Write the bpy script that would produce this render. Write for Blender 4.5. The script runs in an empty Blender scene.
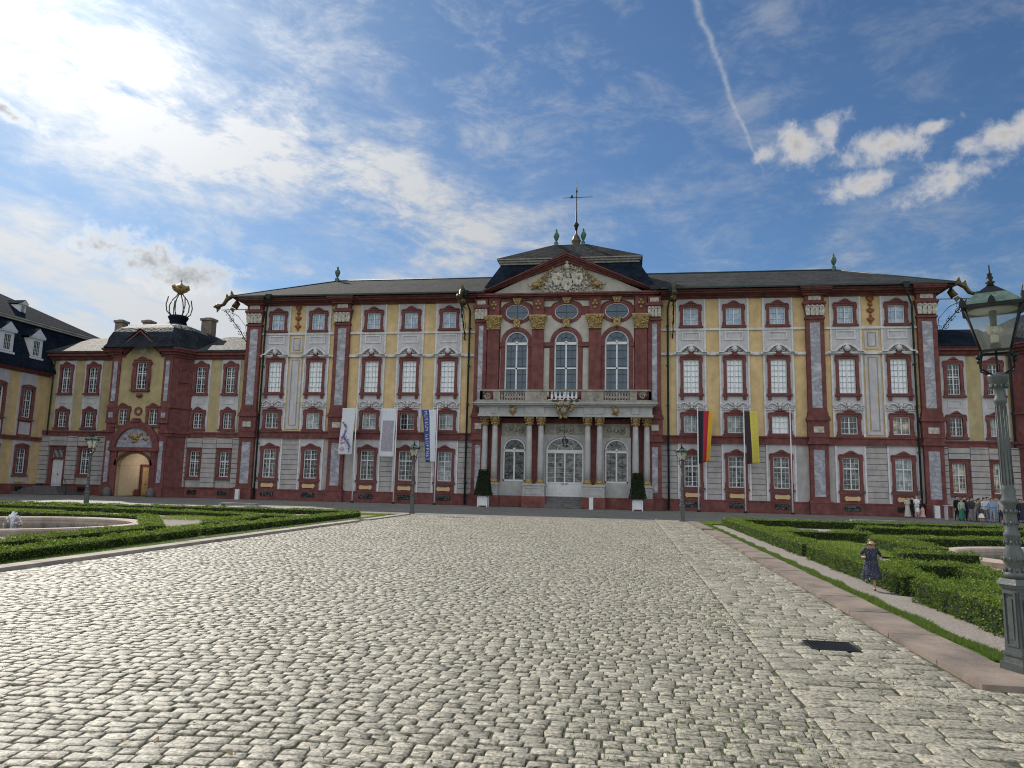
import bpy, math, random
import numpy as np
from mathutils import Matrix, Vector
R_=math.radians
random.seed(7); rng=np.random.default_rng(7)
SC=bpy.context.scene; COL=SC.collection
PI=math.pi
# ------------------------------------------------------------------ materials
def nmat(name):
    m=bpy.data.materials.new(name); m.use_nodes=True
    return m,m.node_tree,m.node_tree.nodes['Principled BSDF']
def link(nt,a,b): nt.links.new(a,b)
def node(nt,t,**k):
    n=nt.nodes.new(t)
    for a,v in k.items():
        if a.startswith('i_'):
            key=a[2:]; key=int(key) if key.isdigit() else key.replace('_',' ')
            n.inputs[key].default_value=v
        else: setattr(n,a,v)
    return n
def simple(name,col,rough=.7,metal=0,var=.18,scale=3.,bump=.15,bscale=25.,spec=.4,island=0,col2=None,detail=4,stain=0,coord='Object',stretch=None):
    m,nt,b=nmat(name)
    tc=node(nt,'ShaderNodeTexCoord')
    src=tc.outputs[coord]
    if stretch:
        mp=node(nt,'ShaderNodeMapping'); mp.inputs['Scale'].default_value=stretch; link(nt,src,mp.inputs[0]); src=mp.outputs[0]
    n=node(nt,'ShaderNodeTexNoise',i_Scale=scale,i_Detail=float(detail),i_Roughness=.6); link(nt,src,n.inputs['Vector'])
    c2=col2 or tuple(max(0,c*(1-2*var)) for c in col)
    c1=col if col2 else tuple(min(1,c*(1+var)) for c in col)
    r=node(nt,'ShaderNodeValToRGB'); r.color_ramp.elements[0].color=(*c2,1); r.color_ramp.elements[1].color=(*c1,1)
    r.color_ramp.elements[0].position=.3; r.color_ramp.elements[1].position=.7
    link(nt,n.outputs['Fac'],r.inputs[0]); out=r.outputs[0]
    if stain:
        mp3=node(nt,'ShaderNodeMapping'); mp3.inputs['Scale'].default_value=(1.6,1.6,.35) if stain>.2 else (1,1,1); link(nt,tc.outputs[coord],mp3.inputs[0])
        n3=node(nt,'ShaderNodeTexNoise',i_Scale=.8,i_Detail=8.,i_Roughness=.72); link(nt,mp3.outputs[0],n3.inputs['Vector'])
        mr=node(nt,'ShaderNodeMapRange'); mr.inputs[1].default_value=.45; mr.inputs[2].default_value=.75; mr.inputs[3].default_value=1; mr.inputs[4].default_value=1-stain
        link(nt,n3.outputs['Fac'],mr.inputs[0])
        mx=node(nt,'ShaderNodeMix',data_type='RGBA',blend_type='MULTIPLY'); mx.inputs[0].default_value=1
        link(nt,out,mx.inputs[6]); link(nt,mr.outputs[0],mx.inputs[7]); out=mx.outputs[2]
    if island:
        g=node(nt,'ShaderNodeNewGeometry'); mr=node(nt,'ShaderNodeMapRange'); mr.inputs[3].default_value=1-island; mr.inputs[4].default_value=1+island
        link(nt,g.outputs['Random Per Island'],mr.inputs[0])
        mx=node(nt,'ShaderNodeMix',data_type='RGBA',blend_type='MULTIPLY'); mx.inputs[0].default_value=1
        link(nt,out,mx.inputs[6]); link(nt,mr.outputs[0],mx.inputs[7]); out=mx.outputs[2]
    link(nt,out,b.inputs['Base Color'])
    b.inputs['Roughness'].default_value=rough; b.inputs['Metallic'].default_value=metal; b.inputs['Specular IOR Level'].default_value=spec
    if bump:
        n2=node(nt,'ShaderNodeTexNoise',i_Scale=bscale,i_Detail=5.); link(nt,src,n2.inputs['Vector'])
        bp=node(nt,'ShaderNodeBump',i_Strength=bump,i_Distance=.02); link(nt,n2.outputs['Fac'],bp.inputs['Height']); link(nt,bp.outputs[0],b.inputs['Normal'])
    return m
M={}
M['ochre']=simple('ochre_plaster',(.61,.45,.24),.9,var=.1,scale=1.2,stain=.26,bump=.1)
M['ochre2']=simple('mustard_plaster',(.42,.345,.19),.9,var=.1,scale=1.2,stain=.28,bump=.1)
M['relief']=simple('whitish_stucco',(.62,.61,.63),.85,var=.1,bump=.2,stain=.22)
M['grey']=simple('pale_grey_plaster',(.50,.49,.515),.9,var=.08,scale=1.5,stain=.24,bump=.1)
M['greybeige']=simple('beige_plaster',(.46,.44,.40),.9,var=.1,scale=1.5,stain=.14,bump=.1)
M['rustic']=simple('grey_ashlar_plaster',(.40,.375,.37),.9,var=.1,scale=1.5,stain=.3,bump=.15)
M['red']=simple('red_sandstone',(.172,.060,.057),.85,var=.2,scale=2.2,stain=.35,bump=.25,island=.06)
M['redlight']=simple('weathered_red_sandstone',(.20,.075,.066),.9,var=.22,scale=1.6,stain=.3,bump=.3)
M['white']=simple('white_painted_wood',(.64,.66,.69),.55,var=.04,bump=.0)
M['cream']=simple('cream_stucco',(.50,.475,.43),.85,var=.22,scale=5,bump=.3,stain=.2)
M['portalstone']=simple('pale_portal_stone',(.40,.40,.40),.8,var=.1,scale=2,stain=.22,bump=.15)
M['balstone']=simple('lichen_balustrade_stone',(.33,.31,.265),.9,var=.2,scale=4,stain=.35,bump=.3)
M['gold']=simple('gilding',(.40,.28,.12),.55,.3,var=.45,scale=14,bump=.5,bscale=30)
M['ornred']=simple('red_gold_pendant',(.30,.10,.04),.6,.2,var=.3,scale=8,bump=.3)
M['copper']=simple('verdigris_copper',(.07,.16,.13),.6,.2,var=.35,scale=6,bump=.2)
M['pipe']=simple('dark_green_drainpipe',(.022,.042,.042),.5,.2,var=.2,bump=0)
M['iron']=simple('black_wrought_iron',(.02,.022,.025),.5,.5,var=.3,bump=.1)
M['bronze']=simple('aged_bronze',(.13,.10,.055),.5,.6,var=.4,scale=10,bump=.3)
M['slate']=None
M['stonegrey']=simple('grey_stone',(.27,.26,.25),.85,var=.18,stain=.25)
M['chimney']=simple('chimney_render',(.24,.20,.17),.9,var=.2,stain=.3,bump=.3)
M['doorwhite']=simple('white_door_paint',(.62,.63,.65),.5,var=.05,bump=0)
M['dooryellow']=simple('cream_door_paint',(.62,.44,.25),.6,var=.1,bump=0)
M['passage']=simple('warm_passage_plaster',(.68,.57,.44),.9,var=.06,bump=.05)
M['joint']=simple('dark_wall_joint',(.15,.14,.14),.9,bump=0)
M['bar']=simple('grey_blue_glazing_bar',(.30,.36,.42),.6,var=.03,bump=0)
M['bardark']=simple('dark_glazing_bar',(.05,.075,.10),.6,var=.03,bump=0)
M['step']=simple('dark_stone_step',(.13,.125,.13),.8,var=.2,bump=.2)
# veined marble inlay
def marble():
    m,nt,b=nmat('grey_veined_marble')
    tc=node(nt,'ShaderNodeTexCoord'); mp=node(nt,'ShaderNodeMapping'); mp.inputs['Rotation'].default_value=(0,R_(35),0); mp.inputs['Scale'].default_value=(1,1,1.6)
    link(nt,tc.outputs['Object'],mp.inputs[0])
    w=node(nt,'ShaderNodeTexNoise',i_Scale=1.1,i_Detail=6.,i_Roughness=.55,i_Distortion=.5); link(nt,mp.outputs[0],w.inputs['Vector'])
    r=node(nt,'ShaderNodeValToRGB'); e=r.color_ramp.elements; e[0].color=(.47,.475,.51,1); e[1].color=(.44,.445,.49,1); e[0].position=.3; e[1].position=.7
    x=e.new(.5); x.color=(.20,.20,.24,1); x=e.new(.44); x.color=(.33,.33,.37,1); x=e.new(.56); x.color=(.30,.30,.34,1)
    link(nt,w.outputs['Fac'],r.inputs[0]); link(nt,r.outputs[0],b.inputs['Base Color']); b.inputs['Roughness'].default_value=.5
    return m
M['marble']=marble()
def slate(name,c1,c2,rough,spec=.25,bz=.08):
    m,nt,b=nmat(name)
    tc=node(nt,'ShaderNodeTexCoord')
    n=node(nt,'ShaderNodeTexBrick',i_Scale=1.); n.inputs['Brick Width'].default_value=.36; n.inputs['Row Height'].default_value=.2; n.inputs['Mortar Size'].default_value=.012
    n.inputs['Color1'].default_value=(*c1,1); n.inputs['Color2'].default_value=(*c2,1); n.inputs['Mortar'].default_value=(.008,.009,.012,1)
    sx=node(nt,'ShaderNodeSeparateXYZ'); cx=node(nt,'ShaderNodeCombineXYZ'); link(nt,tc.outputs['Object'],sx.inputs[0])
    ad=node(nt,'ShaderNodeMath',operation='ADD'); link(nt,sx.outputs['Y'],ad.inputs[0]); link(nt,sx.outputs['Z'],ad.inputs[1])
    link(nt,sx.outputs['X'],cx.inputs[0]); link(nt,ad.outputs[0],cx.inputs[1]); link(nt,cx.outputs[0],n.inputs['Vector'])
    ns=node(nt,'ShaderNodeTexNoise',i_Scale=.6,i_Detail=6.,i_Roughness=.7); link(nt,tc.outputs['Object'],ns.inputs['Vector'])
    mr=node(nt,'ShaderNodeMapRange'); mr.inputs[1].default_value=.35; mr.inputs[2].default_value=.7; mr.inputs[3].default_value=.6; mr.inputs[4].default_value=1.5; link(nt,ns.outputs['Fac'],mr.inputs[0])
    mx=node(nt,'ShaderNodeMix',data_type='RGBA',blend_type='MULTIPLY'); mx.inputs[0].default_value=1; link(nt,n.outputs['Color'],mx.inputs[6]); link(nt,mr.outputs[0],mx.inputs[7])
    link(nt,mx.outputs[2],b.inputs['Base Color']); b.inputs['Roughness'].default_value=rough; b.inputs['Specular IOR Level'].default_value=spec
    bp=node(nt,'ShaderNodeBump',i_Strength=.5,i_Distance=.03); link(nt,n.outputs['Fac'],bp.inputs['Height']); bp.invert=True
    n2=node(nt,'ShaderNodeTexNoise',i_Scale=3.5,i_Detail=3.); link(nt,tc.outputs['Object'],n2.inputs['Vector'])
    bp2=node(nt,'ShaderNodeBump',i_Strength=.6,i_Distance=bz); link(nt,n2.outputs['Fac'],bp2.inputs['Height']); link(nt,bp.outputs[0],bp2.inputs['Normal']); link(nt,bp2.outputs[0],b.inputs['Normal'])
    return m
M['slate']=slate('grey_slate',(.055,.057,.056),(.026,.028,.031),.9,.12)
M['slatedark']=slate('blue_black_slate',(.018,.026,.042),(.012,.018,.03),.9,.02)
def glass(name,col,rough=.08,wob=.25,var=.0,col2=None,sc=(2.2,2.2,1.6)):
    m,nt,b=nmat(name)
    tc=node(nt,'ShaderNodeTexCoord'); oi=node(nt,'ShaderNodeObjectInfo')
    ad=node(nt,'ShaderNodeVectorMath',operation='MULTIPLY_ADD'); link(nt,oi.outputs['Random'],ad.inputs[0]); ad.inputs[1].default_value=(37,11,53); link(nt,tc.outputs['Object'],ad.inputs[2])
    n=node(nt,'ShaderNodeTexNoise',i_Scale=2.2,i_Detail=3.); link(nt,ad.outputs[0],n.inputs['Vector'])
    r=node(nt,'ShaderNodeValToRGB'); r.color_ramp.elements[0].position=.42; r.color_ramp.elements[1].position=.62
    r.color_ramp.elements[0].color=(*col,1); r.color_ramp.elements[1].color=(*(col2 or col),1)
    link(nt,n.outputs['Fac'],r.inputs[0]); link(nt,r.outputs[0],b.inputs['Base Color'])
    b.inputs['Roughness'].default_value=rough; b.inputs['IOR'].default_value=1.55
    b.inputs['Coat Weight'].default_value=.35; b.inputs['Coat Roughness'].default_value=.03
    n2=node(nt,'ShaderNodeTexNoise',i_Scale=2.6,i_Detail=2.); link(nt,ad.outputs[0],n2.inputs['Vector'])
    bp=node(nt,'ShaderNodeBump',i_Strength=wob,i_Distance=.1); link(nt,n2.outputs['Fac'],bp.inputs['Height']); link(nt,bp.outputs[0],b.inputs['Normal']); link(nt,bp.outputs[0],b.inputs['Coat Normal'])
    return m
M['g_blind']=glass('window_with_white_blind',(.78,.82,.86),.35,.1,col2=(.86,.88,.90))
M['g_blue']=glass('window_with_blue_grey_blind',(.22,.34,.50),.25,.15,col2=(.42,.52,.64))
M['g_dark']=glass('dark_window',(.008,.012,.014),.06,.35,col2=(.035,.04,.045))
M['g_curt']=glass('window_with_net_curtain',(.02,.025,.027),.12,.3,col2=(.16,.17,.165))
M['g_curt2']=glass('window_with_pale_curtain',(.16,.20,.22),.2,.25,col2=(.42,.46,.47))
M['g_arch']=glass('deep_blue_window',(.012,.045,.085),.08,.2,col2=(.02,.06,.11))
M['g_cream']=glass('window_with_cream_curtain',(.12,.10,.07),.2,.3,col2=(.62,.56,.42))
# ------------------------------------------------------------------ mesh builder
class MB:
    def __init__(s): s.v=[];s.f=[];s.m=[];s.sm=[];s.T=Matrix.Identity(4);s.mi=0;s.s=False
    def add(s,vs,fs):
        o=len(s.v); T=s.T
        s.v+= [tuple(T@Vector(p)) for p in vs]
        s.f+= [tuple(i+o for i in f) for f in fs]; s.m+=[s.mi]*len(fs); s.sm+=[s.s]*len(fs)
        return s
    def box(s,x0,x1,y0,y1,z0,z1):
        return s.add([(x0,y0,z0),(x1,y0,z0),(x1,y1,z0),(x0,y1,z0),(x0,y0,z1),(x1,y0,z1),(x1,y1,z1),(x0,y1,z1)],
          [(0,3,2,1),(4,5,6,7),(0,1,5,4),(1,2,6,5),(2,3,7,6),(3,0,4,7)])
    def frus(s,b,t,z0,z1): # b,t = (x0,x1,y0,y1)
        return s.add([(b[0],b[2],z0),(b[1],b[2],z0),(b[1],b[3],z0),(b[0],b[3],z0),(t[0],t[2],z1),(t[1],t[2],z1),(t[1],t[3],z1),(t[0],t[3],z1)],
          [(0,3,2,1),(4,5,6,7),(0,1,5,4),(1,2,6,5),(2,3,7,6),(3,0,4,7)])
    def prism(s,pts,y0,y1): # pts in xz, ccw seen from -y
        n=len(pts)
        vs=[(x,y0,z) for x,z in pts]+[(x,y1,z) for x,z in pts]
        fs=[tuple(range(n)),tuple(range(2*n-1,n-1,-1))]+[(i,i+n,(i+1)%n+n,(i+1)%n) for i in range(n)]
        return s.add(vs,fs)
    def profx(s,prof,x0,x1): # profile in (y,z) extruded along x
        n=len(prof); vs=[(x0,y,z) for y,z in prof]+[(x1,y,z) for y,z in prof]
        return s.add(vs,[tuple(range(n)),tuple(range(2*n-1,n-1,-1))]+[(i,i+n,(i+1)%n+n,(i+1)%n) for i in range(n)])
    def lathe(s,prof,cx=0,cy=0,n=12,smooth=True):
        vs=[];fs=[];k=len(prof)
        for r,z in prof:
            for j in range(n):
                a=2*PI*j/n; vs.append((cx+r*math.cos(a),cy+r*math.sin(a),z))
        for i in range(k-1):
            for j in range(n):
                fs.append((i*n+j,i*n+(j+1)%n,(i+1)*n+(j+1)%n,(i+1)*n+j))
        fs.append(tuple(range(n-1,-1,-1))); fs.append(tuple(range((k-1)*n,k*n)))
        o=s.s; s.s=smooth; s.add(vs,fs); s.s=o; return s
    def tube(s,pts,r,n=6,r1=None):
        pts=[Vector(p) for p in pts]; k=len(pts); vs=[];fs=[]
        up=Vector((0,0,1))
        for i,p in enumerate(pts):
            d=(pts[min(i+1,k-1)]-pts[max(i-1,0)]).normalized()
            a=d.cross(Vector((0,0,1)) if abs(d.z)<.9 else Vector((1,0,0))).normalized(); b=d.cross(a)
            rr=r if r1 is None else r+(r1-r)*i/(k-1)
            for j in range(n):
                t=2*PI*j/n; vs.append(tuple(p+a*math.cos(t)*rr+b*math.sin(t)*rr))
        for i in range(k-1):
            for j in range(n): fs.append((i*n+j,i*n+(j+1)%n,(i+1)*n+(j+1)%n,(i+1)*n+j))
        fs.append(tuple(range(n-1,-1,-1))); fs.append(tuple(range((k-1)*n,k*n)))
        o=s.s; s.s=True; s.add(vs,fs); s.s=o; return s
    def ball(s,c,r,nz=5,n=8,sx=1,sy=1,sz=1):
        prof=[(max(.001,math.sin(PI*i/nz)),-math.cos(PI*i/nz)) for i in range(nz+1)]
        T=s.T; s.T=T@Matrix.Translation(c)@Matrix.Diagonal((r*sx,r*sy,r*sz,1)); s.lathe(prof,n=n); s.T=T; return s
    def slab(s,x0,x1,z0,z1,holes,yf,yb):
        """wall piece from yf (front) to yb with real openings"""
        xs=sorted({x0,x1}|{min(max(v,x0),x1) for h in holes for v in h[:2]}); zs=sorted({z0,z1}|{min(max(v,z0),z1) for h in holes for v in h[2:]})
        for i in range(len(xs)-1):
            for j in range(len(zs)-1):
                cx=(xs[i]+xs[i+1])/2; cz=(zs[j]+zs[j+1])/2
                if any(h[0]<cx<h[1] and h[2]<cz<h[3] for h in holes): continue
                s.add([(xs[i],yf,zs[j]),(xs[i+1],yf,zs[j]),(xs[i+1],yf,zs[j+1]),(xs[i],yf,zs[j+1])],[(0,1,2,3)])
        def ring(a,b,c,d,out):
            q=[(a,c),(b,c),(b,d),(a,d)]
            for k in range(4):
                (xa,za),(xb,zb)=q[k],q[(k+1)%4]
                f=[(xa,yf,za),(xa,yb,za),(xb,yb,zb),(xb,yf,zb)]
                s.add(f,[(0,1,2,3) if out else (3,2,1,0)])
        ring(x0,x1,z0,z1,True)
        for h in holes: ring(*h[:4],False)
        return s
    def archfill(s,xc,r,zs,x0,x1,zt,yf,yb,rz=None,n=16,lower=False):
        """fill between half ellipse (radius r, rz above zs) and a box x0..x1, zs..zt; lower mirrors down"""
        rz=rz or r; sg=-1 if lower else 1
        P=[(xc-r*math.cos(PI*i/n),zs+sg*rz*math.sin(PI*i/n)) for i in range(n+1)]
        def q(a,b,c,d):
            f=[(a[0],yf,a[1]),(b[0],yf,b[1]),(c[0],yf,c[1]),(d[0],yf,d[1])]
            s.add(f,[(0,1,2,3) if not lower else (3,2,1,0)])
        for a,b in zip(P,P[1:]):
            q(a,b,(b[0],zt),(a[0],zt))
            s.add([(a[0],yf,a[1]),(b[0],yf,b[1]),(b[0],yb,b[1]),(a[0],yb,a[1])],[(0,3,2,1)])
        q((x0,zs),(xc-r,zs),(xc-r,zt),(x0,zt)); q((xc+r,zs),(x1,zs),(x1,zt),(xc+r,zt))
        return s
    def arc(s,xc,zc,ra,rb,yf,yb,a0=0,a1=PI,rza=None,rzb=None,n=18):
        """ring segment between radii ra<rb in the xz plane"""
        rza=rza or ra; rzb=rzb or rb; vs=[];fs=[]
        for i in range(n+1):
            t=a0+(a1-a0)*i/n; c,d=math.cos(t),math.sin(t)
            vs+=[(xc+ra*c,yf,zc+rza*d),(xc+rb*c,yf,zc+rzb*d),(xc+rb*c,yb,zc+rzb*d),(xc+ra*c,yb,zc+rza*d)]
        for i in range(n):
            o=4*i
            for k in range(4): fs.append((o+k,o+(k+1)%4,o+4+(k+1)%4,o+4+k))
        fs+=[(3,2,1,0),(4*n,4*n+1,4*n+2,4*n+3)]
        return s.add(vs,fs)
    def mesh(s,name,mats):
        me=bpy.data.meshes.new(name); me.from_pydata(s.v,[],s.f)
        for m in mats: me.materials.append(m)
        me.polygons.foreach_set('material_index',s.m); me.polygons.foreach_set('use_smooth',s.sm); me.update()
        return me
    def build(s,name,mats,parent=None,loc=None):
        if not isinstance(mats,(list,tuple)): mats=[mats]
        o=bpy.data.objects.new(name,s.mesh(name,mats)); COL.objects.link(o)
        if parent: o.parent=parent
        if loc: o.location=loc
        return o
def build_each(mb,name,mats,parent,eps=.04):
    """one object per separate piece: shells whose boxes touch stay together"""
    if not isinstance(mats,(list,tuple)): mats=[mats]
    n=len(mb.v); par=list(range(n))
    def fd(a):
        while par[a]!=a: par[a]=par[par[a]]; a=par[a]
        return a
    for f in mb.f:
        r=fd(f[0])
        for i in f[1:]: par[fd(i)]=r
    comp={}
    for i,f in enumerate(mb.f): comp.setdefault(fd(f[0]),[]).append(i)
    items=[]
    for fs in comp.values():
        vi={i for k in fs for i in mb.f[k]}; P=[mb.v[i] for i in vi]
        lo=[min(p[k] for p in P)-eps for k in range(3)]; hi=[max(p[k] for p in P)+eps for k in range(3)]; items.append([lo,hi,fs])
    ch=True
    while ch:
        ch=False; out=[]
        for it in items:
            for o in out:
                if all(it[0][k]<=o[1][k] and o[0][k]<=it[1][k] for k in range(3)):
                    o[0]=[min(a,b) for a,b in zip(o[0],it[0])]; o[1]=[max(a,b) for a,b in zip(o[1],it[1])]; o[2]+=it[2]; ch=True; break
            else: out.append(it)
        items=out
    res=[]
    for lo,hi,fs in items:
        q=MB(); mp={}
        for k in sorted(fs):
            f=mb.f[k]
            for i in f:
                if i not in mp: mp[i]=len(q.v); q.v.append(mb.v[i])
            q.f.append(tuple(mp[i] for i in f)); q.m.append(mb.m[k]); q.sm.append(mb.sm[k])
        res.append(q.build(name,mats,parent))
    return res
def inst(name,me,parent=None,loc=(0,0,0),rz=0,sc=None):
    o=bpy.data.objects.new(name,me); COL.objects.link(o); o.location=loc; o.rotation_euler.z=rz
    if sc: o.scale=sc
    if parent: o.parent=parent
    return o
def tag(o,label,cat=None,group=None,kind=None):
    if label: o['label']=label
    if cat: o['category']=cat
    if group: o['group']=group
    if kind: o['kind']=kind
    return o
def thing(name,label,cat,loc=(0,0,0),rz=0,group=None):
    o=bpy.data.objects.new(name,None); o.empty_display_size=.3; COL.objects.link(o); o.location=loc; o.rotation_euler.z=rz
    return tag(o,label,cat,group)
def struct(o): o['kind']='structure'; return o
# ------------------------------------------------------------------ window kit (local: opening centred on x=0, opening bottom at z=0)
def crest(mb,w,z,kind=0):
    h=w/2
    if kind==0:   # low segmental pediment with ears
        pts=[(-h,z)]+[(h,z)]+[(h,z+.1),(h*.62,z+.12),(h*.45,z+.22),(h*.2,z+.30),(0,z+.33),(-h*.2,z+.30),(-h*.45,z+.22),(-h*.62,z+.12),(-h,z+.1)]
        mb.prism(pts,-.2,-.02)
        mb.prism([(-h*.4,z+.2),(h*.4,z+.2),(h*.2,z+.36),(0,z+.41),(-h*.2,z+.36)],-.27,-.2)
    if kind==1:   # moulded flat head with a keystone
        mb.box(-h,h,-.2,-.02,z,z+.14); mb.prism([(-.26,z+.12),(.26,z+.12),(.2,z+.5),(-.2,z+.5)],-.3,-.02)
        mb.prism([(-.5,z+.13),(.5,z+.13),(.24,z+.3),(-.24,z+.3)],-.24,-.02)
def window_meshes(key,w,h,fw,kind,sill,rows,cols,glassmat,transom=None,brackets=False):
    """surround (red stone), frame (white glazing bars), pane"""
    a=w/2
    s=MB(); s.slab(-a-fw,a+fw,-fw*.55,h+fw*.75,[(-a,a,0,h)],-.14,.05)
    for sx in(-1,1):   # ears of the surround
        s.box(min(sx*(a+fw),sx*(a+fw+.07)),max(sx*(a+fw),sx*(a+fw+.07)),-.13,.0,h-.25,h+fw*.75)
        s.box(min(sx*(a+fw),sx*(a+fw+.05)),max(sx*(a+fw),sx*(a+fw+.05)),-.13,.0,-fw*.5,h*.16)
    s.box(-a-fw-.12,a+fw+.12,-.26,-.0,-fw*.55-.12,-fw*.55+.06)
    crest(s,2*a+2*fw,h+fw*.75,kind)
    if brackets:
        for sx in(-1,1): s.box(sx*(a+fw*.5)-.13,sx*(a+fw*.5)+.13,-.2,-.0,-fw*.55-.45,-fw*.55-.12)
    f=MB(); t=.075; y0,y1=.06,.13
    f.box(-a,-a+t,y0,y1,0,h); f.box(a-t,a,y0,y1,0,h); f.box(-a+t,a-t,y0,y1,0,t); f.box(-a+t,a-t,y0,y1,h-t,h)
    f.box(-.045,.045,y0-.01,y1,t,h-t)
    if transom: f.box(-a+t,a-t,y0-.02,y1-.005,h*transom-.05,h*transom+.05)
    f.mi=1 if key=='nob' else 0
    for i in range(1,rows):
        z=h*i/rows
        if transom and abs(z-h*transom)<.12: continue
        f.box(-a+t,a-t,y0+.02,y1-.01,z-.014,z+.014)
    for i in range(1,cols):
        x=-a+w*i/cols
        if abs(x)<.1: continue
        f.box(x-.012,x+.012,y0+.025,y1-.02,t,h-t)
    p=MB(); p.add([(-a,y1+.02,0),(a,y1+.02,0),(a,y1+.02,h),(-a,y1+.02,h)],[(0,1,2,3)])
    W={'s':s.mesh('window_surround',[M['red']]),'f':f.mesh('glazing_bars',[M['white'],M['bar']]),'w':w,'h':h}
    W['p']={g:None for g in glassmat}
    for g in glassmat: W['p'][g]=p.mesh('pane',[M[g]])
    return W
WK={}
WK['top']=window_meshes('top',1.32,1.55,.25,0,0,3,4,['g_blue','g_dark','g_curt2'])
WK['nob']=window_meshes('nob',1.34,2.95,.25,1,0,6,4,['g_blind','g_curt2'],brackets=True)
WK['mez']=window_meshes('mez',1.35,1.5,.25,0,0,3,4,['g_dark','g_curt','g_curt2','g_blind','g_cream'])
WK['grd']=window_meshes('nob0',1.32,2.65,.25,0,0,6,4,['g_dark','g_curt','g_curt2','g_cream'],transom=.66)
WK['wtop']=window_meshes('wtop',1.0,2.55,.25,0,0,6,4,['g_dark','g_curt'],transom=.58)
WK['wmez']=window_meshes('wmez',1.0,1.5,.25,0,0,4,4,['g_dark','g_curt','g_curt2'])
WK['wgrd']=window_meshes('wgrd',1.05,2.4,.28,0,0,6,4,['g_dark','g_curt','g_cream'],transom=.6)
def window(root,key,g,xc,zb,y=0):
    W=WK[key]
    s=inst('window',W['s'],root,(xc,y,zb)); inst('frame',W['f'],s); inst('pane',W['p'][g],s)
    return s
# rococo plaster reliefs
def scroll(mb,cx,cz,r,turns,dirn,y,th,a0=0):
    pts=[]; n=int(14*turns)+3
    for i in range(n):
        t=i/(n-1); a=a0+dirn*t*turns*2*PI; rr=r*(1-.8*t); pts.append((cx+rr*math.cos(a),y,cz+rr*math.sin(a)))
    mb.tube(pts,th,5,th*.6)
def relief_mask():
    mb=MB(); mb.s=False
    P=[(-1.3,0),(-1.28,.1)]+[(-1.05+2.1*i/16,.12+.62*math.sin(PI*i/16)**.8) for i in range(17)]+[(1.28,.1),(1.3,0)]
    Q=[(x*.86,max(z-.17,0)) for x,z in P]
    for a,b,c,d in zip(P,P[1:],Q[1:],Q): mb.prism([(a[0],a[1]),(d[0],d[1]),(c[0],c[1]),(b[0],b[1])],-.42,-.03)
    mb.box(-1.42,1.42,-.22,-.03,-.12,.02)
    mb.ball((0,-.3,.32),.24,sz=1.25,sy=.8)            # face
    mb.ball((0,-.4,.27),.05,4,6); mb.ball((-.08,-.4,.38),.035,4,6); mb.ball((.08,-.4,.38),.035,4,6)
    mb.ball((0,-.22,.55),.16,sz=.6); mb.ball((-.2,-.2,.42),.12,sz=1.4); mb.ball((.2,-.2,.42),.12,sz=1.4)
    for sx in(-1,1):
        scroll(mb,sx*.42,.25,.2,1.4,sx,-.2,.05); scroll(mb,sx*.8,.14,.13,1.2,-sx,-.18,.04)
        mb.ball((sx*1.38,-.18,-.08),.15,5,8); mb.ball((sx*1.38,-.3,-.1),.06,4,6)
    return mb.mesh('mask_relief',[M['relief']])
def relief_rocaille():
    mb=MB()
    rr=random.Random(3)
    for sx in(-1,1):
        pts=[(sx*(.15+.95*t),-.1,-.05+.3*math.sin(PI*t)+.02) for t in [i/10 for i in range(11)]]
        mb.tube(pts,.07,5,.04); scroll(mb,sx*1.05,.02,.17,1.5,-sx,-.1,.045,PI/2); scroll(mb,sx*.55,-.12,.15,1.5,sx,-.12,.05); scroll(mb,sx*.3,.26,.14,1.3,-sx,-.12,.04)
        for k in range(5): mb.ball((sx*(.2+.19*k),-.1,-.18+.05*rr.random()),.07,4,6)
    mb.ball((0,-.14,.12),.17,sz=1.3); mb.ball((0,-.14,-.14),.12); mb.box(-1.2,1.2,-.1,-.03,-.32,-.25)
    return mb.mesh('shell_relief',[M['relief']])
RM=relief_mask(); RR=relief_rocaille()
def cartouche():
    mb=MB(); mb.prism([(-.62,.0),(-.5,-.14),(-.3,-.1),(.3,-.1),(.5,-.14),(.62,0),(.62,.14),(.5,.28),(.3,.22),(-.3,.22),(-.5,.28),(-.62,.14)],-.14,-.05)
    return mb.mesh('cartouche',[M['ochre']])
CA=cartouche()
apr=MB(); apr.box(-.95,.95,-.06,-.0,-.30,.45); APR=apr.mesh('apron',[M['red']])
def grille():
    mb=MB(); mb.mi=0; mb.box(-.62,.62,-.10,-.06,0,.42); mb.mi=1
    for i in range(9): mb.box(-.6+.15*i-.012,-.6+.15*i+.012,-.13,-.11,0,.42)
    mb.box(-.62,.62,-.135,-.105,.2,.23)
    return mb.mesh('cellar_window',[M['g_dark'],M['iron']])
GR=grille()
def capital(w,mats=('red','cream')):
    """giant-order capital, local bottom at z=0, height 1.75 incl. frieze block"""
    mb=MB(); h=w/2
    mb.mi=0; mb.box(-h-.06,h+.06,-.46,0,-.14,.06); 
    mb.frus((-h+.04,h-.04,-.34,0),(-h-.12,h+.12,-.52,0),.06,1.15)
    mb.box(-h-.18,h+.18,-.6,0,1.15,1.38); mb.box(-h-.02,h+.02,-.46,0,1.38,2.02)
    mb.mi=1
    for k in range(4):
        x=-h*.75+h*.5*k; 
        mb.T=Matrix.Translation((x,0,0)); mb.prism([(-h*.2,.15),(h*.2,.15),(h*.3,.7),(h*.22,1.02),(-h*.22,1.02),(-h*.3,.7)],-.56,-.34); mb.ball((0,-.55,.95),.13,4,7); mb.T=Matrix.Identity(4)
    mb.box(-h*.68,h*.68,-.49,-.46,1.5,1.86)
    return mb.mesh('capital',[M[mats[0]],M[mats[1]]])
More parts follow.
